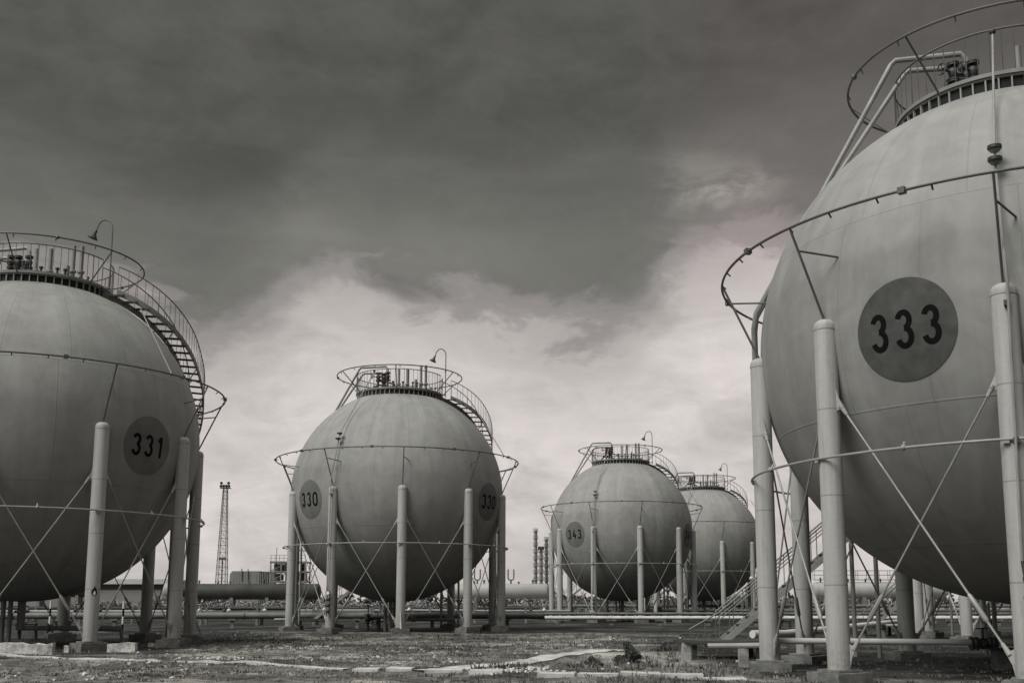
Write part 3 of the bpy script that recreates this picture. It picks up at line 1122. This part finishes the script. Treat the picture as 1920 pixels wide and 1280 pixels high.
# under tank 333
pipeline([(6.0, 26.35, .36), (14.2, 26.35, .30)], .075, M['pipe_pale'], 'slim pale pipe with a dark valve along the ground under tank 333')
pipeline([(6.15, 29.7, .42), (7.2, 30.5, .40), (19.5, 56, .35)], .11, M['pipe_pale'], 'thicker pale pipe running back under tank 333 towards the tank behind', leg_step=5)
e = empty('valve', (11.0, 26.35, .30))
tag(e, 'dark flanged valve on the slim pale pipe under tank 333', 'valve')
vb = MB()
for x in (-.28, -.16, .16, .28):
    vb.lathe([(.16, -.025), (.16, .025)], 14, axis_matrix((x, 0, 0), (1, 0, 0)))
vb.ball((0, 0, 0), .14)
vb.build('valve_body', M['dark'], e)
vh = MB().tube([(0, 0, 0), (0, 0, .36)], .03, 6)
vh.tube([(.14*math.cos(2*PI*i/16), .14*math.sin(2*PI*i/16), .36) for i in range(16)], .015, 6, closed=True)
vh.build('handwheel', M['dark'], e)
e = empty('pipe_pedestal', (11.35, 26.2, GZ))
tag(e, 'square concrete pedestal below the valve under tank 333', 'pedestal')
MB().box((0, 0, .1), (.34, .4, .75)).build('block', M['concrete'], e)
MB().box((0, 0, .50), (.5, .5, .05)).build('cap_plate', M['dark'], e)
# trestle left of tank 333
e = empty('pipe_trestle', (4.7, 27.5, GZ))
tag(e, 'low pipe trestle on two concrete posts at the foot of the stairs of tank 333', 'trestle')
tb = MB()
a, b = Vector((-.75, 1.2, .60)), Vector((1.35, -1.1, .60))
d = b-a
tb.box((a+b)/2, (d.length, .28, .07), Matrix.Rotation(math.atan2(d.y, d.x), 3, 'Z'))
tb.build('beam', M['dark'], e)
for q in (a.lerp(b, .10), a.lerp(b, .68)):
    MB().box((q.x, q.y, .12), (.22, .22, .885)).build('post', M['concrete_pale'], e)

# valve groups standing under the tanks
def valve_stand(x, y, s, lab):
    e = empty('valve_stand', (x, y, GZ))
    tag(e, lab, 'valve stand')
    b = MB().tube([(0, 0, -.1), (0, 0, .85*s)], .07*s, 8)
    b.ball((0, 0, .6*s), .19*s, 8)
    b.lathe([(.21*s, -.03), (.21*s, .03)], 12, axis_matrix((0, 0, .38*s), (0, 0, 1)))
    b.lathe([(.21*s, -.03), (.21*s, .03)], 12, axis_matrix((0, 0, .82*s), (0, 0, 1)))
    b.tube([(0, 0, .6*s), (.55*s, .1, .6*s), (.6*s, .1, -.1)], .06*s, 8)
    b.build('valve_body', M['dark'], e)
    w = MB().tube([(.24*s*math.cos(2*PI*i/18), .24*s*math.sin(2*PI*i/18), 1.25*s) for i in range(18)], .022*s, 6, closed=True)
    w.tube([(0, 0, .8*s), (0, 0, 1.25*s)], .03*s, 6)
    w.tube([(-.24*s, 0, 1.25*s), (.24*s, 0, 1.25*s)], .016*s, 5)
    w.tube([(0, -.24*s, 1.25*s), (0, .24*s, 1.25*s)], .016*s, 5)
    w.build('handwheel', M['dark'], e)
for (px, Y, s, lab) in ((38, 47, 1.15, 'black handwheel valve under tank 331 left of its columns'),
                        (690, 63, 1.1, 'black handwheel valve under tank 330 left of its outlet'),
                        (708, 65, .8, 'smaller black valve next to the outlet of tank 330'),
                        (1462, 60, 1.0, 'black valve seen between the left columns of tank 333'),
                        (1168, 94, 1.0, 'dark valve under tank 343')):
    p = at(px, 1160, Y)
    valve_stand(p.x, p.y, s, lab)

# white marker posts left of the front column of tank 331
for (px, Y, lab) in ((94, 60, 'black and white marker post behind the left columns of tank 331'),
                     (231, 60, 'black and white marker post seen between the columns of tank 331')):
    p = at(px, 1150, Y)
    e = empty('marker_post', (p.x, p.y, GZ))
    tag(e, lab, 'marker post')
    for i in range(4):
        MB().lathe([(.055, i*.42-.1*(i == 0)), (.055, i*.42+.42)], 10).build('band', M['white'] if i % 2 else M['digit'], e)

# ------------------------------------------------------------------ far plant
def drum(px0, px1, pyc, Y, r, mat, lab, forks=(), fork_mat=None, walkway=False):
    a, b = at(px0, pyc, Y), at(px1, pyc, Y)
    L, z = b.x-a.x, (a.z+b.z)/2
    e = empty('horizontal_tank', ((a.x+b.x)/2, Y, GZ))
    tag(e, lab, 'storage tank', 'horizontal storage tanks behind the spheres')
    zc = z-GZ
    prof = [(r*math.sin(t*PI/2/6), -L/2-r*.45*math.cos(t*PI/2/6)+.45*r) for t in range(7)]
    prof = [(max(.01, p[0]), p[1]) for p in prof]
    prof += [(p[0], -p[1]) for p in prof[::-1]]
    m = Matrix.Translation((0, 0, zc)) @ Matrix.Rotation(PI/2, 4, 'Y')
    body = MB().lathe(prof, 32, m)
    for k in range(1, int(L/3)):
        x = -L/2+L*k/int(L/3)
        body.lathe([(r*1.012, -.06), (r*1.012, .06)], 32, Matrix.Translation((x, 0, zc)) @ Matrix.Rotation(PI/2, 4, 'Y'))
    body.build('body', mat, e)
    n = max(2, int(L/5))
    for k in range(n):
        x = -L/2+L*(k+.5)/n
        MB().box((x, 0, (zc-r*.75)/2), (.5, r*1.5, zc-r*.75)).build('saddle', M['concrete'], e)
    for fx in forks:
        p = at(fx, 1085, Y)
        x = p.x-e.location.x
        fb = MB().tube([(x, 0, zc+r-.1), (x, 0, zc+r+.55)], .13, 8)
        pts = [(x-.42, 0, zc+r+2.1), (x-.42, 0, zc+r+.85), (x-.3, 0, zc+r+.6), (x, 0, zc+r+.5), (x+.3, 0, zc+r+.6), (x+.42, 0, zc+r+.85), (x+.42, 0, zc+r+2.1)]
        fb.tube(pts, .10, 8)
        fb.build('vent_fork', M['lattice'], e)
    tb = MB()
    for k in range(int(L/2.3)):
        x = -L/2+.8+k*2.3+random.uniform(-.6, .6)
        h = random.uniform(.2, .7)
        tb.tube([(x, 0, zc+r-.05), (x, 0, zc+r+h)], .12, 8)
        tb.lathe([(.22, -.04), (.22, .04)], 10, axis_matrix((x, 0, zc+r+h*.6), (0, 0, 1)))
    tb.build('nozzle', M['lattice'], e)
    if walkway:
        wb = MB()
        wb.box((0, 0, zc+r+.35), (L*.96, 1.0, .08))
        for s in (-.5, .5):
            for zz in (.7, 1.35):
                wb.box((0, s, zc+r+.35+zz), (L*.96, .06, .06))
            k = -L*.48
            while k <= L*.48:
                wb.box((k, s, zc+r+1.0), (.06, .06, 1.3))
                k += 1.6
        wb.build('walkway', M['lattice'], e)
    return e
drum(306, 334, 1106, 158, 1.05, M['drum_pale'], 'pale horizontal storage tank whose end shows between the columns of tank 331')
drum(338, 602, 1108.5, 160, 1.15, M['drum_dark'], 'long dark horizontal storage tank left of tank 330', forks=())
drum(846, 1030, 1108, 160, 1.12, M['drum_pale'], 'long pale horizontal storage tank right of tank 330, with two forked vents', forks=(895, 958))
drum(1522, 1775, 1106, 162, 1.2, M['drum_pale'], 'long pale horizontal storage tank with a walkway on top, seen under tank 333', walkway=True)
drum(-30, 185, 1104, 170, 1.25, M['drum_dark'], 'dark horizontal storage tank behind the feet of tank 331')

# floodlight mast
p = at(415, 1100, 220)
e = empty('lattice_mast', (p.x, p.y, GZ))
tag(e, 'tall lattice floodlight mast between tanks 331 and 330', 'mast')
ztop = at(415, 915, 220).z-GZ
def hw(z): return 1.15-(1.15-.38)*z/ztop
for sx in (-1, 1):
    for sy in (-1, 1):
        MB().tube([(sx*hw(0), sy*hw(0), 0), (sx*hw(ztop), sy*hw(ztop), ztop)], .065, 6).build('leg', M['lattice'], e)
lb = MB()
nz = 17
for i in range(nz):
    z0, z1 = ztop*i/nz, ztop*(i+1)/nz
    for (ax, ay, bx, by) in ((-1, -1, 1, -1), (1, -1, 1, 1), (1, 1, -1, 1), (-1, 1, -1, -1)):
        h0, h1 = hw(z0), hw(z1)
        lb.tube([(ax*h0, ay*h0, z0), (bx*h1, by*h1, z1)], .034, 4)
        lb.tube([(bx*h0, by*h0, z0), (ax*h1, ay*h1, z1)], .034, 4)
        lb.tube([(ax*h1, ay*h1, z1), (bx*h1, by*h1, z1)], .034, 4)
lb.tube([(0, 0, 0), (0, 0, ztop*.42)], .14, 6)
lb.build('lattice', M['lattice'], e)
MB().box((0, 0, ztop*.42), (1.2, 1.2, .5)).build('rest_platform', M['lattice'], e)
MB().box((0, 0, ztop+.05), (2.0, 1.6, .12)).build('head_platform', M['dark'], e)
for i, (x, zz) in enumerate(((-.75, .45), (-.2, .45), (.35, .45), (.85, .45), (-.7, 1.05), (.75, 1.05))):
    MB().lathe([(.12, -.25), (.24, -.1), (.30, .12), (.30, .16)], 12, axis_matrix((x, -.5, ztop+zz), (.2*(x > 0)-.1, -1, -.4))).build('floodlight', M['dark'], e)

# cooling block, louvred annex and open process frame behind the dark drum
def block(x0, x1, y0, Y, depth):
    a, b = at(x0, y0, Y), at(x1, y0, Y)
    return a.x, b.x, a.z
x0, x1, zt = block(431, 487, 1070, 235, 8)
e = empty('plant_building', ((x0+x1)/2, 238, GZ))
tag(e, 'pale grey box-shaped plant building with sloped edge above the dark storage tank', 'building')
w, h = x1-x0, zt-GZ
pr = [(-w/2, 0), (-w/2, h-.7), (-w/2+.5, h), (w/2, h), (w/2, 0)]
vs = [(x, s, z) for s in (-3, 3) for x, z in pr]
MB().add(vs, [(0, 1, 2, 3, 4), (9, 8, 7, 6, 5)]+[(i, i+5, (i+1) % 5+5, (i+1) % 5) for i in range(5)]).build('wall', M['wall'], e)
rf = MB()
for k in range(5):
    rf.box((-w/2+.8+k*w/5.2, -3.03, h*.5), (.10, .05, h*.9))
rf.build('pilaster', M['mid'], e)
MB().tube([(-.6, -3.2, h-2), (-.6, -3.2, h+.5)], .12, 6).build('vent_pipe', M['lattice'], e)
MB().tube([(.75, -3.2, h-2), (.75, -3.2, h+.4)], .12, 6).build('vent_pipe', M['lattice'], e)

x0, x1, zt = block(487, 506, 1071, 233, 6)
e = empty('louvred_shed', ((x0+x1)/2, 236, GZ))
tag(e, 'dark louvred shed between the pale building and the process frame', 'shed')
w, h = x1-x0, zt-GZ
MB().box((0, 0, h/2), (w, 5, h)).build('wall', M['near_black'], e)
lv = MB()
for k in range(6):
    lv.box((-w/2+.15+k*(w-.3)/5, -2.55, h/2), (.14, .08, h*.97))
lv.build('louvre', M['mid'], e)

x0, x1, zt = block(507, 572, 1051, 230, 8)
e = empty('process_frame', ((x0+x1)/2, 233, GZ))
tag(e, 'open steel process frame with stacked decks left of tank 330', 'steel frame')
w, h = x1-x0, zt-GZ
for sx in (-.5, -.2, .12, .5):
    for sy in (-2.5, 2.5):
        MB().box((sx*w, sy, h/2), (.24, .24, h)).build('post', M['mid'], e)
for k in range(1, 6):
    MB().box((0, 0, h*k/5-.2), (w+.4, 5.4, .30)).build('deck', M['wall'], e)
    if k < 5:
        z = h*k/5
        for x0, x1, hh in ((-.46, -.16, .74), (-.12, .20, .66), (.26, .46, .78)):
            q = MB()
            if random.random() < .55:
                q.lathe([(.3, 0), ((x1-x0)*w*.45, .15), ((x1-x0)*w*.45, h/5*hh-.2), (.3, h/5*hh)], 16, Matrix.Translation(((x0+x1)/2*w, random.uniform(-1, 1), z)))
            else:
                q.box(((x0+x1)/2*w, random.uniform(-.5, 1), z+h/10*hh), ((x1-x0)*w, 2.4, h/5*hh))
            q.build('vessel', random.choice((M['near_black'], M['dark'], M['lattice'])), e)
    MB().tube([(-w/2, -2.45, h*(k-1)/5), (w*.12, -2.45, h*k/5)], .09, 5).build('brace', M['lattice'], e)
rb2 = MB()
for zz in (.6, 1.2):
    rb2.box((0, -2.6, h+zz), (w+.2, .08, .08))
for k in range(9):
    rb2.box((-w/2+w*k/8, -2.6, h+.6), (.08, .08, 1.2))
rb2.build('railing', M['lattice'], e)
MB().tube([(-w*.42, 0, h), (-w*.42, 0, h+3)], .07, 5).build('mast_rod', M['lattice'], e)

# long low building behind tank 331
x0, x1, zt = block(-20, 318, 1085, 200, 10)
e = empty('long_building', ((x0+x1)/2, 206, GZ))
tag(e, 'long low flat-roofed building behind tank 331', 'building')
w, h = x1-x0, zt-GZ
MB().box((0, 0, (h-.9)/2), (w, 10, h-.9)).build('wall', M['wall'], e)
MB().box((0, -.3, h-.45), (w+.6, 11, .9)).build('roof', M['roof'], e)
MB().box((0, -5.02, h-1.45), (w-.4, .14, .9)).build('dark_band', M['near_black'], e)  # continuous dark band below the roof edge

# distillation columns beside tank 343
def still(px, w, ytop, Y, lab, cap=False):
    p = at(px, ytop, Y)
    e = empty('distillation_column', (p.x, Y, GZ))
    tag(e, lab, 'distillation column', 'distillation columns beside tank 343')
    r = w/2*Y/F
    h = p.z-GZ
    MB().lathe([(r*.72, 0), (r*.72, h-.5), (r*.4, h)], 14).build('column_shell', M['mid'], e)
    nb = int(h/1.9)
    for k in range(1, nb+1):
        z = h*k/(nb+.4)
        b = MB()
        b.lathe([(r*1.15, z-.06), (r*1.15, z+.06)], 14)
        for j in range(10):
            t = 2*PI*j/10
            b.box((r*1.12*math.cos(t), r*1.12*math.sin(t), z+.5), (.06, .06, 1.0))
        b.lathe([(r*1.14, z+.95), (r*1.14, z+1.02)], 14, cap=False)
        b.build('gallery', M['lattice'], e)
    lad = MB()
    for s in (-.2, .2):
        lad.tube([(r*.3+s, -r*1.2, 0), (r*.3+s, -r*1.2, h)], .05, 4)
    for k in range(int(h/.6)):
        lad.box((r*.3, -r*1.2, k*.6), (.4, .05, .05))
    lad.build('ladder', M['lattice'], e)
    if cap:
        MB().box((0, 0, h+.3), (r*2.6, r*2.6, .8)).build('head_platform', M['dark'], e)
still(1004.3, 8, 992, 300, 'tallest slender distillation column left of tank 343')
still(1014.5, 9, 1029, 298, 'shorter distillation column with a dark head platform between two others', True)
still(1024.5, 8, 1008, 302, 'second tallest distillation column, closest to tank 343')

# wire fence and small pipe racks in the middle distance
def fence(x0, x1, Y, h, lab):
    e = empty('wire_fence', (x0, Y, GZ))
    tag(e, lab, 'fence', 'wire fences behind the tanks')
    L = x1-x0
    n = int(L/3)
    po = MB().lathe([(.07, -.1), (.07, h)], 8)
    m = None
    for k in range(n+1):
        if m is None:
            m = po.build('post', M['concrete_pale'], e).data
        else:
            link('post', m, e, (L*k/n, 0, 0))
    b = MB()
    for z in [h*.08+i*h*.9/7 for i in range(8)]:
        b.box((L/2, 0, z), (L, .025, .03))
    k = 0
    while k < L:
        b.box((k, 0, h*.5), (.025, .025, h*.95)); k += .5
    b.build('mesh_panel', M['lattice'], e)
fence(10, 70, 146, 2.0, 'wire mesh fence seen under tank 333 below the pale storage tank')
fence(-8, 9, 150, 2.0, 'wire mesh fence below the pale storage tank right of tank 330')

def pipe_rack(x0, x1, Y, lab, n=3):
    e = empty('pipe_rack', ((x0+x1)/2, Y, GZ))
    tag(e, lab, 'pipe rack', 'low pipe racks between the tanks')
    L = x1-x0
    k = -L/2
    while k <= L/2:
        b = MB()
        for s in (-.7, .7):
            b.box((k, s, .55), (.18, .18, 1.3))
        b.box((k, 0, .70), (.16, 1.9, .16))
        b.build('bent', M['concrete'], e)
        k += 4.0
    for i in range(n):
        y = -.6+1.2*i/max(1, n-1)
        MB().tube([(-L/2, y, .88+.03*(i % 2)), (L/2, y, .88+.03*(i % 2))], random.choice((.07, .10, .12)), 8).build('pipe', random.choice((M['pipe'], M['pipe_old'], M['dark'])), e)
    for i in range(int(L/2.2)):
        x = random.uniform(-L/2, L/2)
        b = MB().ball((0, 0, 0), .16, 6)
        b.tube([(0, 0, 0), (0, 0, .45)], .035, 5)
        b.lathe([(.17, -.02), (.17, .02)], 10, axis_matrix((0, 0, .45), (0, 0, 1)))
        b.build('valve', random.choice((M['pipe_pale'], M['dark'], M['white'])), e, (x, random.choice((-.6, 0, .6)), 1.0))
pipe_rack(-4, 3.5, 86, 'low pipe rack with valves right of tank 330')
pipe_rack(-23, -11, 78, 'low pipe rack with valves between tanks 331 and 330', 5)
pipe_rack(-20, -5, 92, 'low pipe rack with valves behind tank 330', 4)
pipe_rack(12, 30, 98, 'low pipe rack with valves between tanks 343 and 333', 4)
pipe_rack(20, 48, 88, 'low pipe rack seen under tank 333', 4)
pipe_rack(-46, -24, 84, 'low pipe rack with valves behind tank 331', 4)
for (px, lab, h) in ((1246, 'slim pale standpipe right of the middle columns of tank 343', 3.4), (1253, 'second slim standpipe right of the middle columns of tank 343', 2.7),
                     (1400, 'slim standpipe left of the nearest column of tank 333', 3.0), (1411, 'taller slim standpipe beside the nearest column of tank 333', 3.8),
                     (1392, 'short standpipe with a pale head between tanks 343 and 333', 2.2)):
    p = at(px, 1150, 101)
    e = empty('standpipe', (p.x, 101, GZ))
    tag(e, lab, 'standpipe')
    MB().tube([(0, 0, -.1), (0, 0, h)], .09, 8).build('pipe', M['mid'], e)
    MB().ball((0, 0, h), .2, 7).build('vent_head', M['pipe_pale'], e)

# ------------------------------------------------------------------ light and sky
SUN_AZ, SUN_EL = D(-47), D(46)          # azimuth as P(): from -Y towards +X
sd = P(SUN_AZ, math.cos(SUN_EL), math.sin(SUN_EL))
sun_d = bpy.data.lights.new('sun', 'SUN')
sun = bpy.data.objects.new('sun', sun_d)
COL.objects.link(sun)
sun_d.energy = 1.65
sun_d.angle = math.radians(28)
sun_d.color = (1.0, .985, .95)
sun.rotation_euler = sd.to_track_quat('Z', 'Y').to_euler()
sun.location = sd*80

wld = bpy.data.worlds.new('World')
sc.world = wld
wld.use_nodes = True
N = NT(wld.node_tree)
bg = wld.node_tree.nodes['Background']
sky = N.n('ShaderNodeTexSky', sky_type='NISHITA')
sky.sun_disc = False
sky.sun_elevation = SUN_EL
sky.sun_rotation = math.atan2(sd.x, sd.y)
dirv = N.coord('Generated')
nv = N.n('ShaderNodeVectorMath', operation='NORMALIZE')
N.put(nv.inputs[0], dirv)
dx, dy, dz = N.sep(nv.outputs[0])
az = N.m('ARCTAN2', dx, dy)
el = N.m('ARCSINE', dz)
# cloud space: bands flattened towards the horizon
cv = N.comb(az, N.m('MULTIPLY', el, 1.9), 0.0)
w1 = N.noise(cv, 3.2, 7, 0.55, 0.4)
w2 = N.noise(N.comb(N.m('ADD', az, 7.3), N.m('MULTIPLY', el, 2.2), 2.0), 9.0, 7, 0.6, 0.6)
w4 = N.noise(N.comb(N.m('ADD', az, 3.1), N.m('MULTIPLY', el, 1.7), 8.0), 20.0, 6, 0.62, 0.5)
w3 = N.noise(N.comb(az, N.m('MULTIPLY', el, 6.0), 5.0), 6.0, 6, 0.6, 0.2)
# the edge of the dark cloud deck dips and rises along the horizon
fc = N.n('ShaderNodeFloatCurve')
crv = fc.mapping.curves[0]
def azp(px): return (math.atan((px-PPX)/F)+0.7)/1.4
keys = [(-900, .30), (0, .268), (120, .258), (250, .238), (350, .228), (430, .238), (520, .268), (620, .297), (700, .288), (800, .290), (900, .278), (1000, .268), (1100, .260), (1190, .262), (1250, .285), (1310, .315), (1400, .325), (1500, .325), (1900, .33)]
while len(crv.points) < len(keys):
    crv.points.new(.5, .5)
for pt, (px, ee) in zip(crv.points, keys):
    pt.location = (azp(px), ee*2)
fc.mapping.update()
azw = N.m('ADD', az, N.m('MULTIPLY', N.m('SUBTRACT', w2, 0.5), 0.16))
N.put(fc.inputs['Value'], N.m('MULTIPLY', N.m('ADD', azw, 0.7), 1/1.4, clamp=True))
edge = N.m('MULTIPLY', fc.outputs[0], 0.5)
back = N.maprange(dy, 0.25, 0.78, 0.18, 0.87, True)  # dims unseen sky beside and behind the camera to darken the undersides
zen = N.maprange(el, 0.65, 1.25, 0.0, 0.90, True)  # unseen overhead cloud brightened to light the tank tops
e2 = N.m('SUBTRACT', el, edge)
e2 = N.m('ADD', e2, N.m('MULTIPLY', N.m('SUBTRACT', w1, 0.5), 0.10))
e2 = N.m('ADD', e2, N.m('MULTIPLY', N.m('SUBTRACT', w2, 0.5), 0.125))
e2 = N.m('ADD', e2, N.m('MULTIPLY', N.m('SUBTRACT', w4, 0.5), 0.06))
v = N.maprange(e2, -0.33, 0.33)
def s(val): return (val+.33)/.66
WARM = lambda q: (q*1.02, q*.945, q*.905, 1)
COOL = lambda q: (q*.885, q*.875, q*.79, 1)
cloud = N.ramp(v, [(s(-.30), WARM(.47)), (s(-.20), WARM(.50)), (s(-.13), WARM(.56)), (s(-.065), WARM(.50)), (s(-.03), WARM(.41)),
                   (s(.0), WARM(.24)), (s(.03), COOL(.155)), (s(.09), COOL(.125)), (s(.15), COOL(.085)), (s(.30), COOL(.092))], 'EASE')
# thin streaks and soft mottling inside the cloud
mod = N.m('ADD', 1.0, N.m('ADD', N.m('MULTIPLY', N.m('SUBTRACT', w2, 0.5), 0.70), N.m('ADD', N.m('MULTIPLY', N.m('SUBTRACT', w3, 0.5), 0.22), N.m('MULTIPLY', N.m('SUBTRACT', w4, 0.5), 0.50))))
mod = N.m('MAXIMUM', mod, 0.4)
# a pale break in the cloud to the right and the thinner, brighter cloud around the hidden sun
def blob(px, py, ra, re, amt):
    a0 = math.atan((px-PPX)/F)
    e0 = PITCH+math.atan((PPY-py)/F)
    q = N.m('ADD', N.m('POWER', N.m('ABSOLUTE', N.m('DIVIDE', N.m('SUBTRACT', N.m('ADD', az, N.m('MULTIPLY', N.m('SUBTRACT', w2, .5), .10)), a0), ra)), 2.0),
            N.m('POWER', N.m('ABSOLUTE', N.m('DIVIDE', N.m('SUBTRACT', N.m('ADD', el, N.m('MULTIPLY', N.m('SUBTRACT', w1, .5), .08)), e0), re)), 2.0))
    return N.m('MULTIPLY', N.m('POWER', 2.718, N.m('MULTIPLY', q, -1.0)), amt)
rag = N.maprange(N.m('ADD', N.m('MULTIPLY', w4, .6), N.m('MULTIPLY', w2, .4)), .40, .62, .15, 1.25, True)
add = N.m('ADD', N.m('MULTIPLY', blob(1372, 374, .042, .017, 1.3), rag), blob(1120, 300, .06, .022, .35))
add = N.m('ADD', add, blob(740, 540, .035, .010, -.4))
add = N.m('ADD', add, blob(1310, 330, .03, .012, .5))
add = N.m('ADD', add, blob(760, 450, .2, .025, .22))
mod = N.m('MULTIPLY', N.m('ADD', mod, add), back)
cl = N.n('ShaderNodeVectorMath', operation='SCALE')
N.put(cl.inputs[0], cloud)
N.put(cl.inputs['Scale'], mod)
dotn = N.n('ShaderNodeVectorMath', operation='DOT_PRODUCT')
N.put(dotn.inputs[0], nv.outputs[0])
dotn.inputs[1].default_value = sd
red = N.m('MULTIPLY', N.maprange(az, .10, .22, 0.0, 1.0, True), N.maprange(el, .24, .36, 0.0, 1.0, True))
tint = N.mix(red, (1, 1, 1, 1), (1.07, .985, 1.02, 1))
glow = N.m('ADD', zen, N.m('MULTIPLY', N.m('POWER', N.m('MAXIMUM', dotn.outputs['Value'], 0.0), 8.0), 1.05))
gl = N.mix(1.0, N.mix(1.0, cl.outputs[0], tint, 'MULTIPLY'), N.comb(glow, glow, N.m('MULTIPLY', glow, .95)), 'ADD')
sk = N.n('ShaderNodeVectorMath', operation='SCALE')
N.put(sk.inputs[0], sky.outputs[0])
sk.inputs['Scale'].default_value = 0.05
# the blue of the sky behind barely comes through the overcast
rgb2bw = N.n('ShaderNodeRGBToBW')
N.put(rgb2bw.inputs[0], sk.outputs[0])
final = N.mix(0.06, gl, rgb2bw.outputs[0])
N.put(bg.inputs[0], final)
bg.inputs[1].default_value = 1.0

sc.view_settings.view_transform = 'Standard'
sc.view_settings.look = 'None'
sc.view_settings.exposure = 0.5
sc.view_settings.gamma = 1.0
sc.cycles.max_bounces = 6
sc.cycles.use_denoising = True
